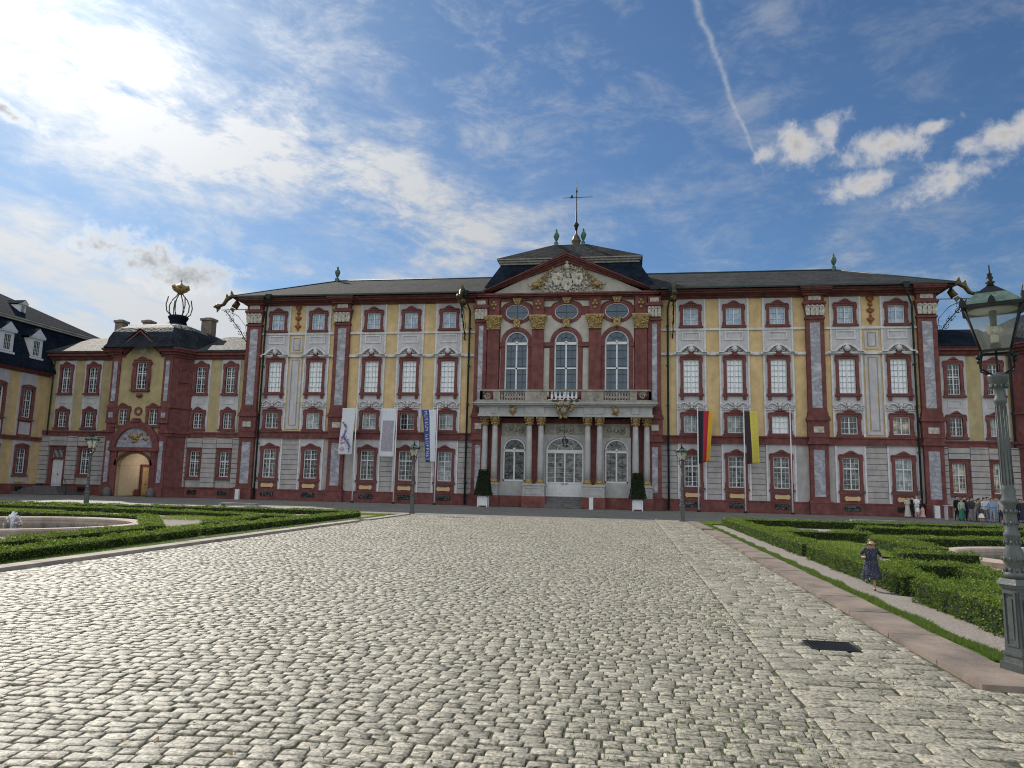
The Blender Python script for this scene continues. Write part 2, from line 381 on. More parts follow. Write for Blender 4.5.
def pilaster(root,x,w,y=0,zt=16.5,caps=True):
    h=w/2; mb=MB(); T=Matrix.Translation((x,y,0)); mb.T=T
    # lower order
    mb.box(-h-.12,h+.12,-.5,0,0,.95); mb.box(-h-.16,h+.16,-.54,0,.95,1.08); mb.box(-h-.02,h+.02,-.4,0,1.08,1.26)
    mb.slab(-h,h,1.26,5.78,[(-h+.3,h-.3,1.45,5.35)],-.34,0)
    mb.box(-h-.14,h+.14,-.52,0,5.78,6.0); mb.box(-h-.05,h+.05,-.42,0,6.0,6.36)
    # pedestal
    mb.box(-h-.1,h+.1,-.46,0,6.36,7.75); mb.box(-h-.2,h+.2,-.58,0,7.75,7.92); mb.box(-h-.14,h+.14,-.52,0,7.92,8.12); mb.box(-h-.06,h+.06,-.44,0,8.12,8.45)
    mb.box(-h-.02,h+.02,-.39,0,8.45,8.62)
    mb.slab(-h,h,8.62,zt,[(-h+.33,h-.33,8.85,zt-.3)],-.34,0)
    p=mb.build('pilaster',M['red'],root)
    m2=MB(); m2.T=T; m2.box(-h+.3,h-.3,-.29,-.1,1.45,5.35); m2.box(-h+.33,h-.33,-.29,-.1,8.85,zt-.3); build_each(m2,'marble_inlay',M['marble'],p)
    m3=MB(); m3.T=T; m3.box(-h*.55,h*.55,-.5,-.45,6.75,7.25); m3.build('panel',M['cream'],p)
    if caps:
        c=inst('capital',CAPM[round(w,2)],p,(x,y,zt+.1))
    return p
CAPM={1.5:capital(1.5),1.1:capital(1.1)}
def courses(mb,x0,x1,z0,z1,step=.46,y=-.05,gap=.05,vert=None):
    z=z0
    while z<z1-.05:
        t=min(z+step-gap,z1); xs=[x0]+(vert or [])+[x1]
        for a,b in zip(xs,xs[1:]): mb.box(a+gap/2,b-gap/2,y,-.0,z,t)
        z+=step
def cornice(mb,x0,x1,z0,z1,out,y=0,returns=True):
    """stepped classical cornice around the front, oversailing both ends"""
    n=4; prof=[(0.10,0),(.30,.22),(.38,.42),(.86,.62),(1.,1.)]
    zz=[z0+(z1-z0)*t for t in(0,.25,.45,.72,1)]
    oo=[out*.22,out*.4,out*.82,out]
    for i in range(4):
        o=oo[i]; e=o if returns else 0
        mb.box(x0-e,x1+e,y-o,y+.3,zz[i],zz[i+1])
# ------------------------------------------------------------------ THE PALACE
palace=thing('palace','long three-storey baroque palace with ochre walls, red sandstone pilasters and a gabled centre','palace')
BAYS=[10.9,14.55,18.2,23.72,27.8]; BAYS=[-b for b in BAYS[::-1]]+BAYS
rows={'grd':(2.05,2.65),'mez':(6.66,1.5),'nob':(10.1,2.95),'top':(16.1,1.55)}
XE=30.85
wall=MB()
holes=[]
for b in BAYS:
    for k,(z,h) in rows.items(): w=WK[k]['w']; holes.append((b-w/2,b+w/2,z,z+h))
for side in(-1,1):
    x0,x1=sorted((side*8.2,side*XE)); hs=[h for h in holes if x0<h[0]<x1]
    wall.mi=0; wall.slab(x0,x1,0,18.9,hs,0,.35)
wall.mi=0
wall.box(-XE,XE,.7,14.5,0,18.9)          # body of the building behind the openings
wall.box(-XE,-XE+.01,.35,.7,0,18.9) if False else None
wall.add([(-XE,.3,0),(-XE,.8,0),(-XE,.8,18.9),(-XE,.3,18.9)],[(0,3,2,1)]); wall.add([(XE,.3,0),(XE,.8,0),(XE,.8,18.9),(XE,.3,18.9)],[(0,1,2,3)])
wall.build('wall',M['ochre'],palace)
# grey fields round the window axes, rusticated ground floor
fld=MB(); rus=MB(); trm=MB(); jn=MB()
for b in BAYS:
    hs=[(b-WK[k]['w']/2,b+WK[k]['w']/2,z,z+h) for k,(z,h) in rows.items()]
    fld.slab(b-1.27,b+1.27,6.36,18.65,[h for h in hs if h[2]>6],-.05,0)
    trm.slab(b-1.27,b+1.27,6.36,18.65,[(b-1.12,b+1.12,6.36,18.5)],-.09,-.05); trm.slab(b-1.22,b+1.22,.98,5.8,[(b-1.08,b+1.08,.98,5.66)],-.10,-.06)
    trm.slab(b-.78,b+.78,14.75,15.5,[(b-.66,b+.66,14.87,15.4)],-.12,-.05)
    fld.slab(b-1.22,b+1.22,.98,5.8,[h for h in hs if h[2]<6],-.06,0)
for s in(-1,1):
    for a,b in((8.3,20.4),(22.0,29.3)):
        x0,x1=sorted((s*a,s*b))
        bs=[c for c in BAYS if x0<c<x1]; xs=[x0]+[v for c in bs for v in(c-1.22,c+1.22)]+[x1]
        for i in range(0,len(xs),2):
            vs=None
            jn.box(xs[i],xs[i+1],-.02,0,1.0,5.75)
            if xs[i+1]-xs[i]>1.1: courses(rus,xs[i],xs[i+1],1.0,5.75)
            else: rus.box(xs[i],xs[i+1],-.04,-.02,1.,5.75)
build_each(jn,'wall_joint',M['joint'],palace); build_each(trm,'stucco_border',M['relief'],palace); build_each(fld,'window_bay_field',M['grey'],palace); build_each(rus,'rusticated_ground_floor',M['rustic'],palace)
# string courses (white) and red storey band, plinth
st=MB()
for s in(-1,1):
    for a,b in((8.25,20.45),(21.95,29.35)):
        x0,x1=sorted((s*a,s*b))
        for z,t,o in((15.62,.2,.13),(13.42,.24,.17)):
            st.box(x0,x1,-o,-.02,z,z+t)
build_each(st,'string_course',M['relief'],palace)
bd=MB()
for s in(-1,1):
    x0,x1=sorted((s*8.25,s*XE))
    bd.box(x0,x1,-.16,0,5.8,6.3); bd.box(x0,x1,-.26,0,6.3,6.42); bd.box(x0,x1,-.22,0,5.72,5.8)
    bd.box(x0,x1,-.14,0,0,.9); bd.box(x0,x1,-.18,0,.9,1.0)
build_each(bd,'plinth_and_band',M['red'],palace)
for b in BAYS: 
    inst('cellar_window',GR,palace,(b,-.08,.34))
pat_grd=['g_curt','g_dark','g_curt','g_curt','g_curt2','g_dark','g_curt','g_curt','g_curt','g_curt2']
pat_mez=['g_dark','g_curt2','g_curt2','g_dark','g_curt2','g_curt2','g_curt2','g_blind','g_dark','g_cream']
for i,b in enumerate(BAYS):
    window(palace,'grd',pat_grd[i],b,2.05); window(palace,'mez',pat_mez[i],b,6.66); window(palace,'nob','g_blind',b,10.1); window(palace,'top','g_blue',b,16.1)
    inst('mask_relief',RM,palace,(b,-.05,13.62)); inst('shell_relief',RR,palace,(b,-.07,8.98)); inst('apron',APR,palace,(b,-.06,1.28)); inst('cartouche',CA,palace,(b,-.09,1.28))
# lesene panels and pendants between the windows of the end bays
for s in(-1,1):
    xc=s*25.76; mb=MB(); mb.slab(xc-.62,xc+.62,6.6,13.35,[(xc-.4,xc+.4,6.9,13.2)],-.07,0); mb.box(xc-.3,xc+.3,-.09,0,7.,13.1)
    mb.slab(xc-.55,xc+.55,13.9,15.45,[(xc-.36,xc+.36,14.05,15.3)],-.07,0); mb.box(xc-.27,xc+.27,-.09,0,14.15,15.2); build_each(mb,'lesene_panel',M['grey'],palace)
    mb=MB()
    for z,r in((18.2,.26),(17.75,.2),(17.2,.24),(16.75,.13),(16.4,.22),(16.1,.1)): mb.ball((xc,-.12,z),r,5,8,sy=.5); 
    for z in (18.25,17.2,16.4):
        for sx in(-1,1): mb.ball((xc+sx*.2,-.1,z+.05),.13,4,6,sy=.5)
    mb.box(xc-.03,xc+.03,-.08,0,16.1,18.4); mb.build('pendant_ornament',M['ornred'],palace)
for x in(-30.1,-21.2,21.2,30.1): pilaster(palace,x,1.5)
for x in(-7.75,7.75): pilaster(palace,x,1.1,y=-.35)
# main cornice
cn=MB()
for s in(-1,1):
    x0,x1=sorted((s*8.3,s*XE)); cn.box(x0,x1,-.14,.2,18.45,18.56)
    cornice(cn,x0,x1,18.56,19.06,1.15,0,False)
    xe=s*(XE); 
for s in(-1,1):
    # break forward over the end bays and pilasters
    for c in(21.2,30.1):
        hw=.95; x0,x1=s*c-hw,s*c+hw
        for o,z0,z1 in((.75,18.5,18.68),(1.0,18.68,18.8),(1.3,18.8,18.93),(1.42,18.93,19.075)): cn.box(x0-(o-.7)*.5,x1+(o-.7)*.5,-o,.1,z0,z1)
    # return along the flank
    for i,(o,z0,z1) in enumerate(((.2,18.56,18.7),(.4,18.7,18.82),(.75,18.82,18.95),(1.1,18.95,19.065))):
        a,b=sorted((s*XE,s*(XE+o))); cn.box(a,b,-o,14.5,z0,z1)
build_each(cn,'cornice',M['red'],palace)
# roofs
def hip(mb,x0,x1,y0,y1,z0,rx0,rx1,ry,zr,lip=.14):
    v=[(x0,y0,z0),(x1,y0,z0),(x1,y1,z0),(x0,y1,z0),(rx0,ry,zr),(rx1,ry,zr)]
    mb.add(v+[(p[0],p[1],p[2]-lip) for p in v[:4]],[(0,1,5,4),(1,2,5),(2,3,4,5),(3,0,4),(0,6,7,1),(1,7,8,2),(2,8,9,3),(3,9,6,0)])
rf=MB(); hip(rf,7.4,32.05,-1.42,16.5,19.2,7.4,25.1,8,23.15); rf.build('roof',M['slate'],palace); rf=MB(); hip(rf,-32.05,-7.4,-1.42,16.5,19.2,-25.5,-7.4,8,23.15); roof=rf.build('roof',M['slate'],palace)
gt=None
for a_,b_ in((-32.1,-8.3),(8.3,32.1)): g_=MB(); g_.box(a_,b_,-1.5,-1.42,19.06,19.2); g_.build('gutter',M['pipe'],roof)
#-32.1,-8.3,-1.5,-1.42,19.06,19.2); gt.box(8.3,32.1,-1.5,-1.42,19.06,19.2); gt.build('gutter',M['pipe'],roof)
rd=MB(); rd.tube([(-25.5,8,23.17),(25.1,8,23.17)],.1,6); 
for sx,x in((-1,-25.5),(1,25.1)): rd.tube([(x,8,23.17),(sx*32,-1.35,19.22)],.08,6)
rd.build('ridge_flashing',M['pipe'],roof)
mr=MB(); mr.frus((-8.3,8.3,-.05,15),(-6.4,6.4,1.4,13.5),19.05,22.45); ms=mr.build('mansard_roof',M['slatedark'],palace)
mc=MB(); mc.box(-6.5,6.5,1.25,13.6,22.4,22.6); mc.box(-6.6,6.6,1.1,13.7,22.6,22.8); mc.box(-6.75,6.75,.95,13.9,22.8,22.93); mc.build('mansard_cornice',M['stonegrey'],ms)
up=MB(); v=[(-6.78,.93,22.94),(6.78,.93,22.94),(6.78,14,22.94),(-6.78,14,22.94),(-1.7,3.4,24.95),(1.55,3.4,24.95),(0,10,26.9)]
up.add(v,[(0,1,5,4),(1,2,6,5),(3,0,4,6),(2,3,6),(4,5,6)]); up.build('upper_roof',M['slate'],palace)
def urn(n=10):
    mb=MB(); mb.box(-.22,.22,-.22,.22,0,.5); mb.lathe([(.12,.5),(.1,.62),(.2,.8),(.34,1.15),(.38,1.3),(.3,1.38),(.34,1.46),(.2,1.6),(.12,1.72),(.16,1.86),(.02,2.1)],n=n); return mb.mesh('urn',[M['copper']])
UR=urn()
for x,y,z in((-25.5,8,23.05),(25.1,8,23.05),(-1.43,3.5,24.8),(1.17,3.5,24.8)): inst('urn',UR,palace,(x,y,z),sc=(.8,.8,.86))
sp=MB(); sp.mi=0; sp.lathe([(.5,26.3),(.45,26.9),(.42,27.3),(.5,27.45),(.52,27.6),(.4,27.75),(.34,28.0),(.12,28.3),(.1,28.7)],0,10,10); sp.mi=1; sp.lathe([(.12,28.7),(.16,29.0),(.27,29.2),(.27,29.4),(.08,29.6),(.05,33.2),(.01,34.2)],0,10,8)
sp.tube([(-1.5,10,32.35),(1.7,10,32.35)],.035,5); sp.ball((0,10,33.0),.12); sp.prism([(-.7,32.3),(-.45,32.25),(-.35,32.5),(-.5,32.7)],9.98,10.02); sp.build('spire',[M['bronze'],M['iron']],palace)
# lightning rods on the roof
# central gabled risalit, wall plane y=-.4
Y=-.4
cw=MB(); hs=[]
ARC=[-4.48,0,4.48]
P1,P2=6.6,2.55
# red wall in three vertical strips with arched and oval openings
xb=[-8.25,-2.24,2.24,8.25]
for i,c in enumerate(ARC):
    x0,x1=xb[i],xb[i+1]
    cw.slab(x0,x1,9.0,14.6,[(c-1.05,c+1.05,9.6,14.6)],Y,.2)
    cw.archfill(c,1.05,14.6,x0,x1,16.2,Y,.2)
    cw.archfill(c,1.06,17.37,x0,x1,16.2,Y,.2,rz=.75,lower=True)
    cw.archfill(c,1.06,17.37,x0,x1,18.9,Y,.2,rz=.75)
    # ground floor openings
    ww=1.65 if c==0 else 1.0; zb=.95 if c==0 else 2.2; zs=5.0; rz=1.15 if c==0 else .98
    cw.slab(x0,x1,0,zs,[(c-ww,c+ww,zb,zs)],Y,.2); cw.archfill(c,ww,zs,x0,x1,6.9,Y,.2,rz=rz); cw.slab(x0,x1,6.9,9.0,[],Y,.2)
cw.build('central_wall',M['red'],palace)
# beige fields, impost band, arch surrounds
bf=MB(); ra=MB()
for c in ARC:
    sdl=[(c-2.0,c-1.48),(c+1.48,c+2.0)] if c==0 else ([(c-1.5,c-1.44),(c+1.42,c+1.5)])
    for a,b in sdl: bf.box(a,b,Y-.05,Y,9.7,14.1)
    x0,x1=(c-2.02,c+2.02) if c==0 else (c-1.5,c+1.5)
    bf.archfill(c,1.42,14.62,x0,x1,16.2,Y-.05,Y); bf.archfill(c,1.4,17.37,x0,x1,16.2,Y-.05,Y,rz=1.05,lower=True); bf.archfill(c,1.4,17.9,x0,x1,18.62,Y-.05,Y,rz=.55)
    ra.arc(c,14.6,1.06,1.42,Y-.16,Y,0,PI); 
    for sx in(-1,1): ra.box(min(c+sx*1.06,c+sx*1.42),max(c+sx*1.06,c+sx*1.42),Y-.15,Y,9.6,14.2)
    ra.box(c+1.04,x1,Y-.22,Y,14.2,14.58); ra.box(x0,c-1.04,Y-.22,Y,14.2,14.58)
    ra.arc(c,17.37,1.06,1.38,Y-.15,Y,0,2*PI,.75,1.04,28)
    ra.box(c-x1+c,c-1.34,Y-.1,Y,17.1,17.7); ra.box(c+1.34,x1,Y-.1,Y,17.1,17.7)
build_each(bf,'spandrel_field',M['greybeige'],palace); build_each(ra,'arch_surround',M['red'],palace)
# red pilasters with gilt capitals
def giltcap(hw=.55):
    mb=MB(); mb.frus((-hw,hw,-.4,0),(-hw-.22,hw+.22,-.62,0),0,1.0); mb.box(-hw-.26,hw+.26,-.66,0,1.0,1.14); mb.box(-hw-.04,hw+.04,-.44,0,-.12,0)
    rr=random.Random(4)
    for k in range(46):
        z=rr.uniform(.05,1.0); x=rr.uniform(-1,1)*(hw+.16*z); mb.ball((x,-.40-.2*z,z),rr.uniform(.06,.15),4,6,sz=rr.uniform(.8,1.7),sx=rr.uniform(.6,1.2))
    for sx in(-1,1): scroll(mb,sx*(hw+.08),.84,.17,1.3,sx,-.66,.06)
    return mb.mesh('gilt_capital',[M['gold']])
GC=giltcap()
for x in(-P1,-P2,P2,P1):
    mb=MB(); T=Matrix.Translation((x,Y,0)); mb.T=T; mb.box(-.66,.66,-.4,0,9.0,9.75); mb.box(-.6,.6,-.34,0,9.75,9.95); mb.box(-.53,.53,-.3,0,9.95,15.9); mb.box(-.5,.5,-.3,0,17.0,18.7)
    p=mb.build('pilaster',M['red'],palace); inst('capital',GC,p,(x,Y,15.9)); 
    m=MB(); m.T=T
    for k,(dx,z) in enumerate(((0,18.3),(-.15,18.05),(.15,18.05),(0,17.7))): m.ball((dx,-.33,z),.16,4,6)
    m.build('gilt_swag',M['gold'],p)
kst=MB()
for c in ARC:
    kst.T=Matrix.Translation((c,Y,0)); kst.prism([(-.2,15.95),(.2,15.95),(.3,16.35),(.35,16.7),(-.35,16.7),(-.3,16.35)],-.34,-.05)
    for dx,z in((-.3,16.7),(.3,16.7),(0,16.5),(0,16.1)): kst.ball((dx,-.3,z),.16,4,6)
    kst.prism([(-.2,18.15),(.2,18.15),(.42,18.65),(-.42,18.65)],-.32,-.05); kst.ball((0,-.3,18.4),.2,4,6)
build_each(kst,'keystone_ornament',M['gold'],palace)
# arched windows of the central block
def archwin(name,w,h,rz,rows,gm,trans,door=False):
    a=w; s=MB(); y0,y1=.02,.14; t=.13
    s.box(-a,-a+t,y0,y1,0,h); s.box(a-t,a,y0,y1,0,h); s.box(-a,a,y0,y1,0,.14); s.arc(0,h,a-t,a,y0,y1,0,PI,rz-t,rz)
    s.box(-a+t,a-t,y0-.05,y1,h-.22,h+.02); s.box(-.07,.07,y0-.02,y1,.1,h-.2)
    if trans: s.box(-a+t,a-t,y0-.02,y1,trans-.07,trans+.07)
    s.ball((0,y0-.04,h+.02),.13,4,8); s.mi=1
    for k in range(1,rows): s.box(-a+t,a-t,y0+.06,y1-.02,h*k/rows-.012,h*k/rows+.012)
    for x in(-a*.5,a*.5): s.box(x-.012,x+.012,y0+.06,y1-.02,.1,h)
    s.arc(0,h,a*.42,a*.42+.03,y0+.04,y1-.02,0,PI,rz*.45,rz*.45+.03)
    for ang in(45,90,135): c,d=math.cos(R_(ang)),math.sin(R_(ang)); s.tube([(a*.42*c,y0+.07,h+rz*.45*d),((a-t)*c,y0+.07,h+(rz-t)*d)],.016,4)
    fr=s.mesh('frame',[M['white'],M['bardark']])
    p=MB(); n=20; pts=[(-a,0),(a,0)]+[(a*math.cos(PI*i/n),h+rz*math.sin(PI*i/n)) for i in range(n+1)]
    p.add([(x,y1+.02,z) for x,z in pts],[tuple(range(len(pts)))])
    return fr,p.mesh('pane',[M[gm]])
def put_arch(root,fr,pn,x,z,y):
    w=inst('arched_window',fr,root,(x,y,z)); inst('pane',pn,w); return w
fr,pn=archwin('u',1.05,5.0,1.05,7,'g_arch',2.65)
for c in ARC: put_arch(palace,fr,pn,c,9.6,Y)
fr,pn=archwin('l',1.0,2.8,.98,5,'g_dark',None); pn2=pn.copy(); pn2.materials[0]=M['g_curt']
put_arch(palace,fr,pn,-4.48,2.2,Y); put_arch(palace,fr,pn2,4.48,2.2,Y)
ov=MB(); ov.arc(0,0,1.0,1.08,-.08,.05,0,2*PI,.69,.77,28); OV=ov.mesh('oval_window',[M['white']])
op=MB(); op.add([(1.02*math.cos(2*PI*i/24),.03,.71*math.sin(2*PI*i/24)) for i in range(24)],[tuple(range(24))]); OP=op.mesh('pane',[M['g_arch']])
ob=MB(); ob.box(-.012,.012,-.01,.01,-.64,.64); ob.box(-.95,.95,-.01,.01,-.012,.012); OBm=ob.mesh('glazing_bars',[M['iron']])
for c in ARC: w=inst('oval_window',OV,palace,(c,Y,17.37)); inst('pane',OP,w); inst('glazing_bars',OBm,w)
# entrance door
d=MB(); y0,y1=.02,.16
for a,b in((-1.65,-1.5),(1.5,1.65),(-.9,-.78),(.78,.9),(-.06,.06)): d.box(a,b,y0-.02,y1,0,4.05)
d.box(-1.65,1.65,y0-.04,y1,3.75,4.06); d.box(-1.65,1.65,y0-.005,y1-.02,0,1.15); d.box(-1.5,1.5,y0-.03,y1-.03,1.1,1.25)
for a in(-1.25,-.48,.48,1.25): d.box(a-.24,a+.24,y0-.03,y1-.04,.25,.95)
d.arc(0,4.05,1.5,1.65,y0,y1,0,PI,1.02,1.15); d.arc(0,4.05,.65,.7,y0+.03,y1-.03,0,PI,.5,.55)
for ang in(36,72,108,144): c,s_=math.cos(R_(ang)),math.sin(R_(ang)); d.tube([(.68*c,y0+.07,4.05+.53*s_),(1.5*c,y0+.07,4.05+1.02*s_)],.02,4)
for a,b in((-1.5,-.9),(-.78,-.06),(.06,.78),(.9,1.5)):
    for k in range(1,6): d.box(a,b,y0+.05,y1-.03,1.2+k*.43-.01,1.2+k*.43+.01)
door=d.build('entrance_door',M['doorwhite'],palace,(0,Y,.95))
p=MB(); pts=[(-1.6,1.1),(1.6,1.1)]+[(1.6*math.cos(PI*i/16),4.05+1.1*math.sin(PI*i/16)) for i in range(17)]; p.add([(x,y1-.01,z) for x,z in pts],[tuple(range(len(pts)))]); p.build('pane',M['g_curt'],door)
h=MB(); h.tube([(-.1,-.08,1.1),(-.3,-.08,1.12)],.025,6); h.tube([(.1,-.08,1.1),(.3,-.08,1.12)],.025,6); h.ball((-.1,-.04,1.1),.05,4,6); h.ball((.1,-.04,1.1),.05,4,6); h.build('door_handle',M['iron'],door)
ps=MB()
for c in(-4.45,4.45): ps.box(c-1.2,c+1.2,Y-.12,Y,6.15,7.3)
ps.box(-1.8,1.8,Y-.12,Y,6.35,7.3); 
for c in(-4.45,0,4.45):
    for k in range(5): ps.ball((c-.6+.3*k,Y-.16,6.75+.12*math.sin(k*2)),.16,4,6)
    scroll(ps,c-.5,6.7,.25,1.3,1,Y-.2,.06); scroll(ps,c+.5,6.7,.25,1.3,-1,Y-.2,.06)
build_each(ps,'overdoor_relief',M['balstone'],palace)
for c in(-4.45,4.45):
    mb=MB(); mb.slab(c-1.25,c+1.25,2.1,5.0,[(c-1.02,c+1.02,2.2,5.0)],Y-.085,Y); mb.archfill(c,1.02,5.0,c-1.25,c+1.25,6.15,Y-.085,Y,rz=1.0); mb.box(c-1.35,c+1.35,Y-.3,Y,1.95,2.1); mb.box(c-1.3,c+1.3,Y-.35,Y,1.0,1.95); build_each(mb,'window_parapet',M['portalstone'],palace)
mb=MB(); mb.archfill(0,1.68,5.0,-1.95,1.95,6.35,Y-.085,Y,rz=1.18); mb.box(-1.95,-1.68,Y-.085,Y,.95,5.0); mb.box(1.68,1.95,Y-.085,Y,.95,5.0); mb.build('door_surround',M['portalstone'],palace)
# porch: eight columns, entablature, balcony
porch=MB(); YC=-1.35
def column():
    mb=MB(); mb.mi=0; mb.lathe([(.27,2.38),(.275,3.6),(.255,5.5),(.23,7.0)],n=16)
    mb.mi=1; mb.box(-.37,.37,-.37,.37,2.0,2.12); mb.lathe([(.36,2.12),(.36,2.22),(.29,2.26),(.33,2.32),(.28,2.38)],n=16)
    mb.lathe([(.24,7.0),(.27,7.06),(.24,7.12),(.3,7.5),(.42,7.72)],n=12)
    for ring,z in((.3,7.2),(.35,7.45)):
        for k in range(8): a=2*PI*k/8+z; mb.ball((ring*math.cos(a),ring*math.sin(a),z),.09,4,5,sz=1.4)
    for sx in(-1,1):
        for sy in(-1,1): mb.ball((sx*.34,sy*.34,7.64),.1,4,6)
    mb.box(-.42,.42,-.42,.42,7.7,7.78)
    return mb.mesh('column',[M['portalstone'],M['gold']])
CM=column()
for x in(2.02,3.06,6.1): 
    for s in(-1,1): inst('column',CM,palace,(s*x,YC,0))
for s in(-1,1): inst('column',CM,palace,(s*7.05,YC+.35,0))
pd=MB(); pr=MB()
for s in(-1,1):
    for a,b in((1.62,3.5),(5.68,7.5)):
        x0,x1=sorted((s*a,s*b)); pd.box(x0,x1,YC-.45,Y,.95,1.85); pd.box(x0-.07,x1+.07,YC-.52,Y,1.85,2.0); pd.slab(x0+.15,x1-.15,1.1,1.7,[(x0+.25,x1-.25,1.2,1.6)],YC-.48,YC-.45)
        pr.box(x0-.08,x1+.08,YC-.55,Y,0,.95)
    x0,x1=sorted((s*3.5,s*5.68)); pr.box(x0,x1,YC+.3,Y,0,.95); pd.box(x0,x1,YC+.4,Y,.95,1.85)
build_each(pd,'column_pedestal',M['portalstone'],palace); build_each(pr,'porch_plinth',M['redlight'],palace)
sb=MB()
for k in range(6): sb.box(-1.62,1.62,YC-.75+.3*k*.75,Y,k*.158,(k+1)*.158)
sb.build('entrance_steps',M['step'],palace)
en=MB(); en.slab(-7.5,7.5,7.78,8.75,[],YC-.45,Y); en.box(-7.5,7.5,YC-.45,Y,7.78,7.8); en.box(-7.58,7.58,YC-.53,Y,7.78,8.0); 
en.box(-7.6,7.6,YC-.6,Y,8.62,8.75); en.box(-7.85,7.85,YC-.85,Y,8.75,8.88); en.box(-7.98,7.98,YC-.98,Y,8.88,9.0); 
for s in(-1,1):
    x0,x1=sorted((s*1.7,s*3.4)); en.box(x0,x1,YC-.55,YC-.45,8.02,8.6); x0,x1=sorted((s*5.8,s*6.4)); en.box(x0,x1,YC-.55,YC-.45,8.02,8.6)
en.build('porch_entablature',M['portalstone'],palace)
bal=MB(); y0,y1=YC-.72,YC-.5
bal.box(-7.75,7.75,YC-.9,Y,9.0,9.12); bal.box(-7.4,7.4,y0-.05,y1+.05,9.12,9.22); bal.box(-7.4,7.4,y0-.06,y1+.06,9.98,10.12)
for a,b in((-7.4,-7.2),(-6.2,-5.6),(-3.4,-1.5),(1.5,3.4),(5.6,6.2),(7.2,7.4)): bal.box(a,b,y0,y1,9.22,9.98)
def balu(x): bal.lathe([(.07,9.22),(.05,9.3),(.1,9.5),(.09,9.62),(.045,9.78),(.07,9.98)],x,(y0+y1)/2,8)
x=-5.45
while x<-3.5: balu(x); x+=.24
x=3.55
while x<5.5: balu(x); x+=.24
for s in(-1,1):
    scroll(bal,s*6.7,9.6,.3,1.6,s,(y0+y1)/2,.07); scroll(bal,s*6.7,9.6,.34,.9,-s,(y0+y1)/2,.06,PI)
    bal.box(min(s*7.2,s*7.4),max(s*7.2,s*7.4),y0,Y,9.12,10.1)
bal.build('balcony_balustrade',M['balstone'],palace)
b2=MB()
for k in range(7): b2.lathe([(.09,9.22),(.06,9.3),(.12,9.5),(.1,9.62),(.055,9.78),(.09,9.98)],-1.05+.35*k,(y0+y1)/2,8)
b2.box(-1.35,1.35,y0+.02,y1-.02,9.22,9.28); b2.build('white_balusters',M['white'],palace)
go=MB(); hdark=MB(); rr=random.Random(9)
for c in(-4.45,4.45):
    for k in range(9): go.ball((c+rr.uniform(-.25,.25),YC-.6,8.0+.09*k),.13,4,6)
    go.ball((c,YC-.66,8.3),.22,5,8,sz=1.3)
for k in range(70):
    t=rr.random(); (go if t>.35 else hdark).ball((rr.uniform(-1,1)*(1-.75*t)*1.25,YC-.9+.1*rr.random(),9.2-1.5*t),.09+.07*rr.random(),4,6)
build_each(go,'gilt_frieze_ornament',M['gold'],palace)
hdark.build('dark_trophy_ornament',M['bronze'],palace)
hd=MB(); hd.ball((0,YC-1.08,8.25),.26,6,10,sz=1.15); hd.ball((0,YC-1.32,8.22),.06,4,6); hd.ball((-.3,YC-1.0,8.85),.22,5,8,sx=1.6); hd.ball((.3,YC-1.0,8.85),.22,5,8,sx=1.6); build_each(hd,'head_ornament',M['balstone'],palace)
# pediment
pm=MB(); cornice(pm,-7.5,7.5,18.55,19.02,.8,Y,True)
pm.box(-8.4,8.4,Y-.25,0.2,18.45,18.58)
for s in(-1,1):
    L=math.hypot(7.9,3.55); a=math.atan2(3.55,7.9)
    for o,t0,t1 in((.35,-.62,-.4),(.55,-.4,-.22),(.8,-.22,-.06),(.95,-.06,.06)):
        p0=Vector((-8.1*s,19.3)); p1=Vector((0,22.95)); n=Vector((-math.sin(a)*s,math.cos(a)))
        # quad strips along the rake, mitred at the apex on x=0
        def at(off,end):
            z=(22.95 if end else 19.3)+off/math.cos(a); return z
        q=[(-7.95*s,19.0+t0/math.cos(a)),(0,22.6+t0/math.cos(a)),(0,22.6+t1/math.cos(a)),(-7.95*s,19.0+t1/math.cos(a))]
        q=[(x,max(z,19.0)) for x,z in q]
        if s<0: q=q[::-1]
        pm.prism(q,Y-o,Y+.35)
pm.build('pediment_cornice',M['red'],palace)
ty=MB(); ty.prism([(-7.2,19.0),(7.2,19.0),(0,22.3)],Y-.05,Y+.5); ty.build('tympanum',M['greybeige'],palace)
pr_=MB(); pr_.s=False; v=[(-8.0,Y-.9,19.1),(8.0,Y-.9,19.1),(0,Y-.9,22.72),(-8.0,3,19.1),(8.0,3,19.1),(0,3,22.72)]
pr_.add(v,[(0,2,5,3),(2,1,4,5)]); pr_.build('gable_roof',M['slatedark'],palace)
# coat of arms relief: shields, crown, swags, two gilt lions
ca=MB(); cg=MB(); rr=random.Random(11); Z0=19.1
for k in range(300):
    x=rr.gauss(0,1.15); 
    if abs(x)>2.6: continue
    zt=21.9-abs(x)*.55; z=rr.uniform(Z0+.05,zt); m=ca if rr.random()<.8 else cg
    m.ball((x,Y-.14-.08*rr.random(),z),rr.uniform(.05,.13),4,6,sz=rr.uniform(.7,1.6))
for cx in(-.85,.95,0):
    zc=20.35 if cx else 19.85; ca.prism([(cx-.45,zc+.55),(cx-.5,zc),(cx-.25,zc-.45),(cx,zc-.6),(cx+.25,zc-.45),(cx+.5,zc),(cx+.45,zc+.55)],Y-.34,Y-.05); cg.ball((cx+.12,Y-.36,zc+.1),.13,5,8,sz=1.4,sy=.5)
ca.ball((0,Y-.3,21.5),.3,5,8); ca.ball((0,Y-.3,21.9),.16,5,8); cg.ball((0,Y-.34,22.3),.14,4,6)
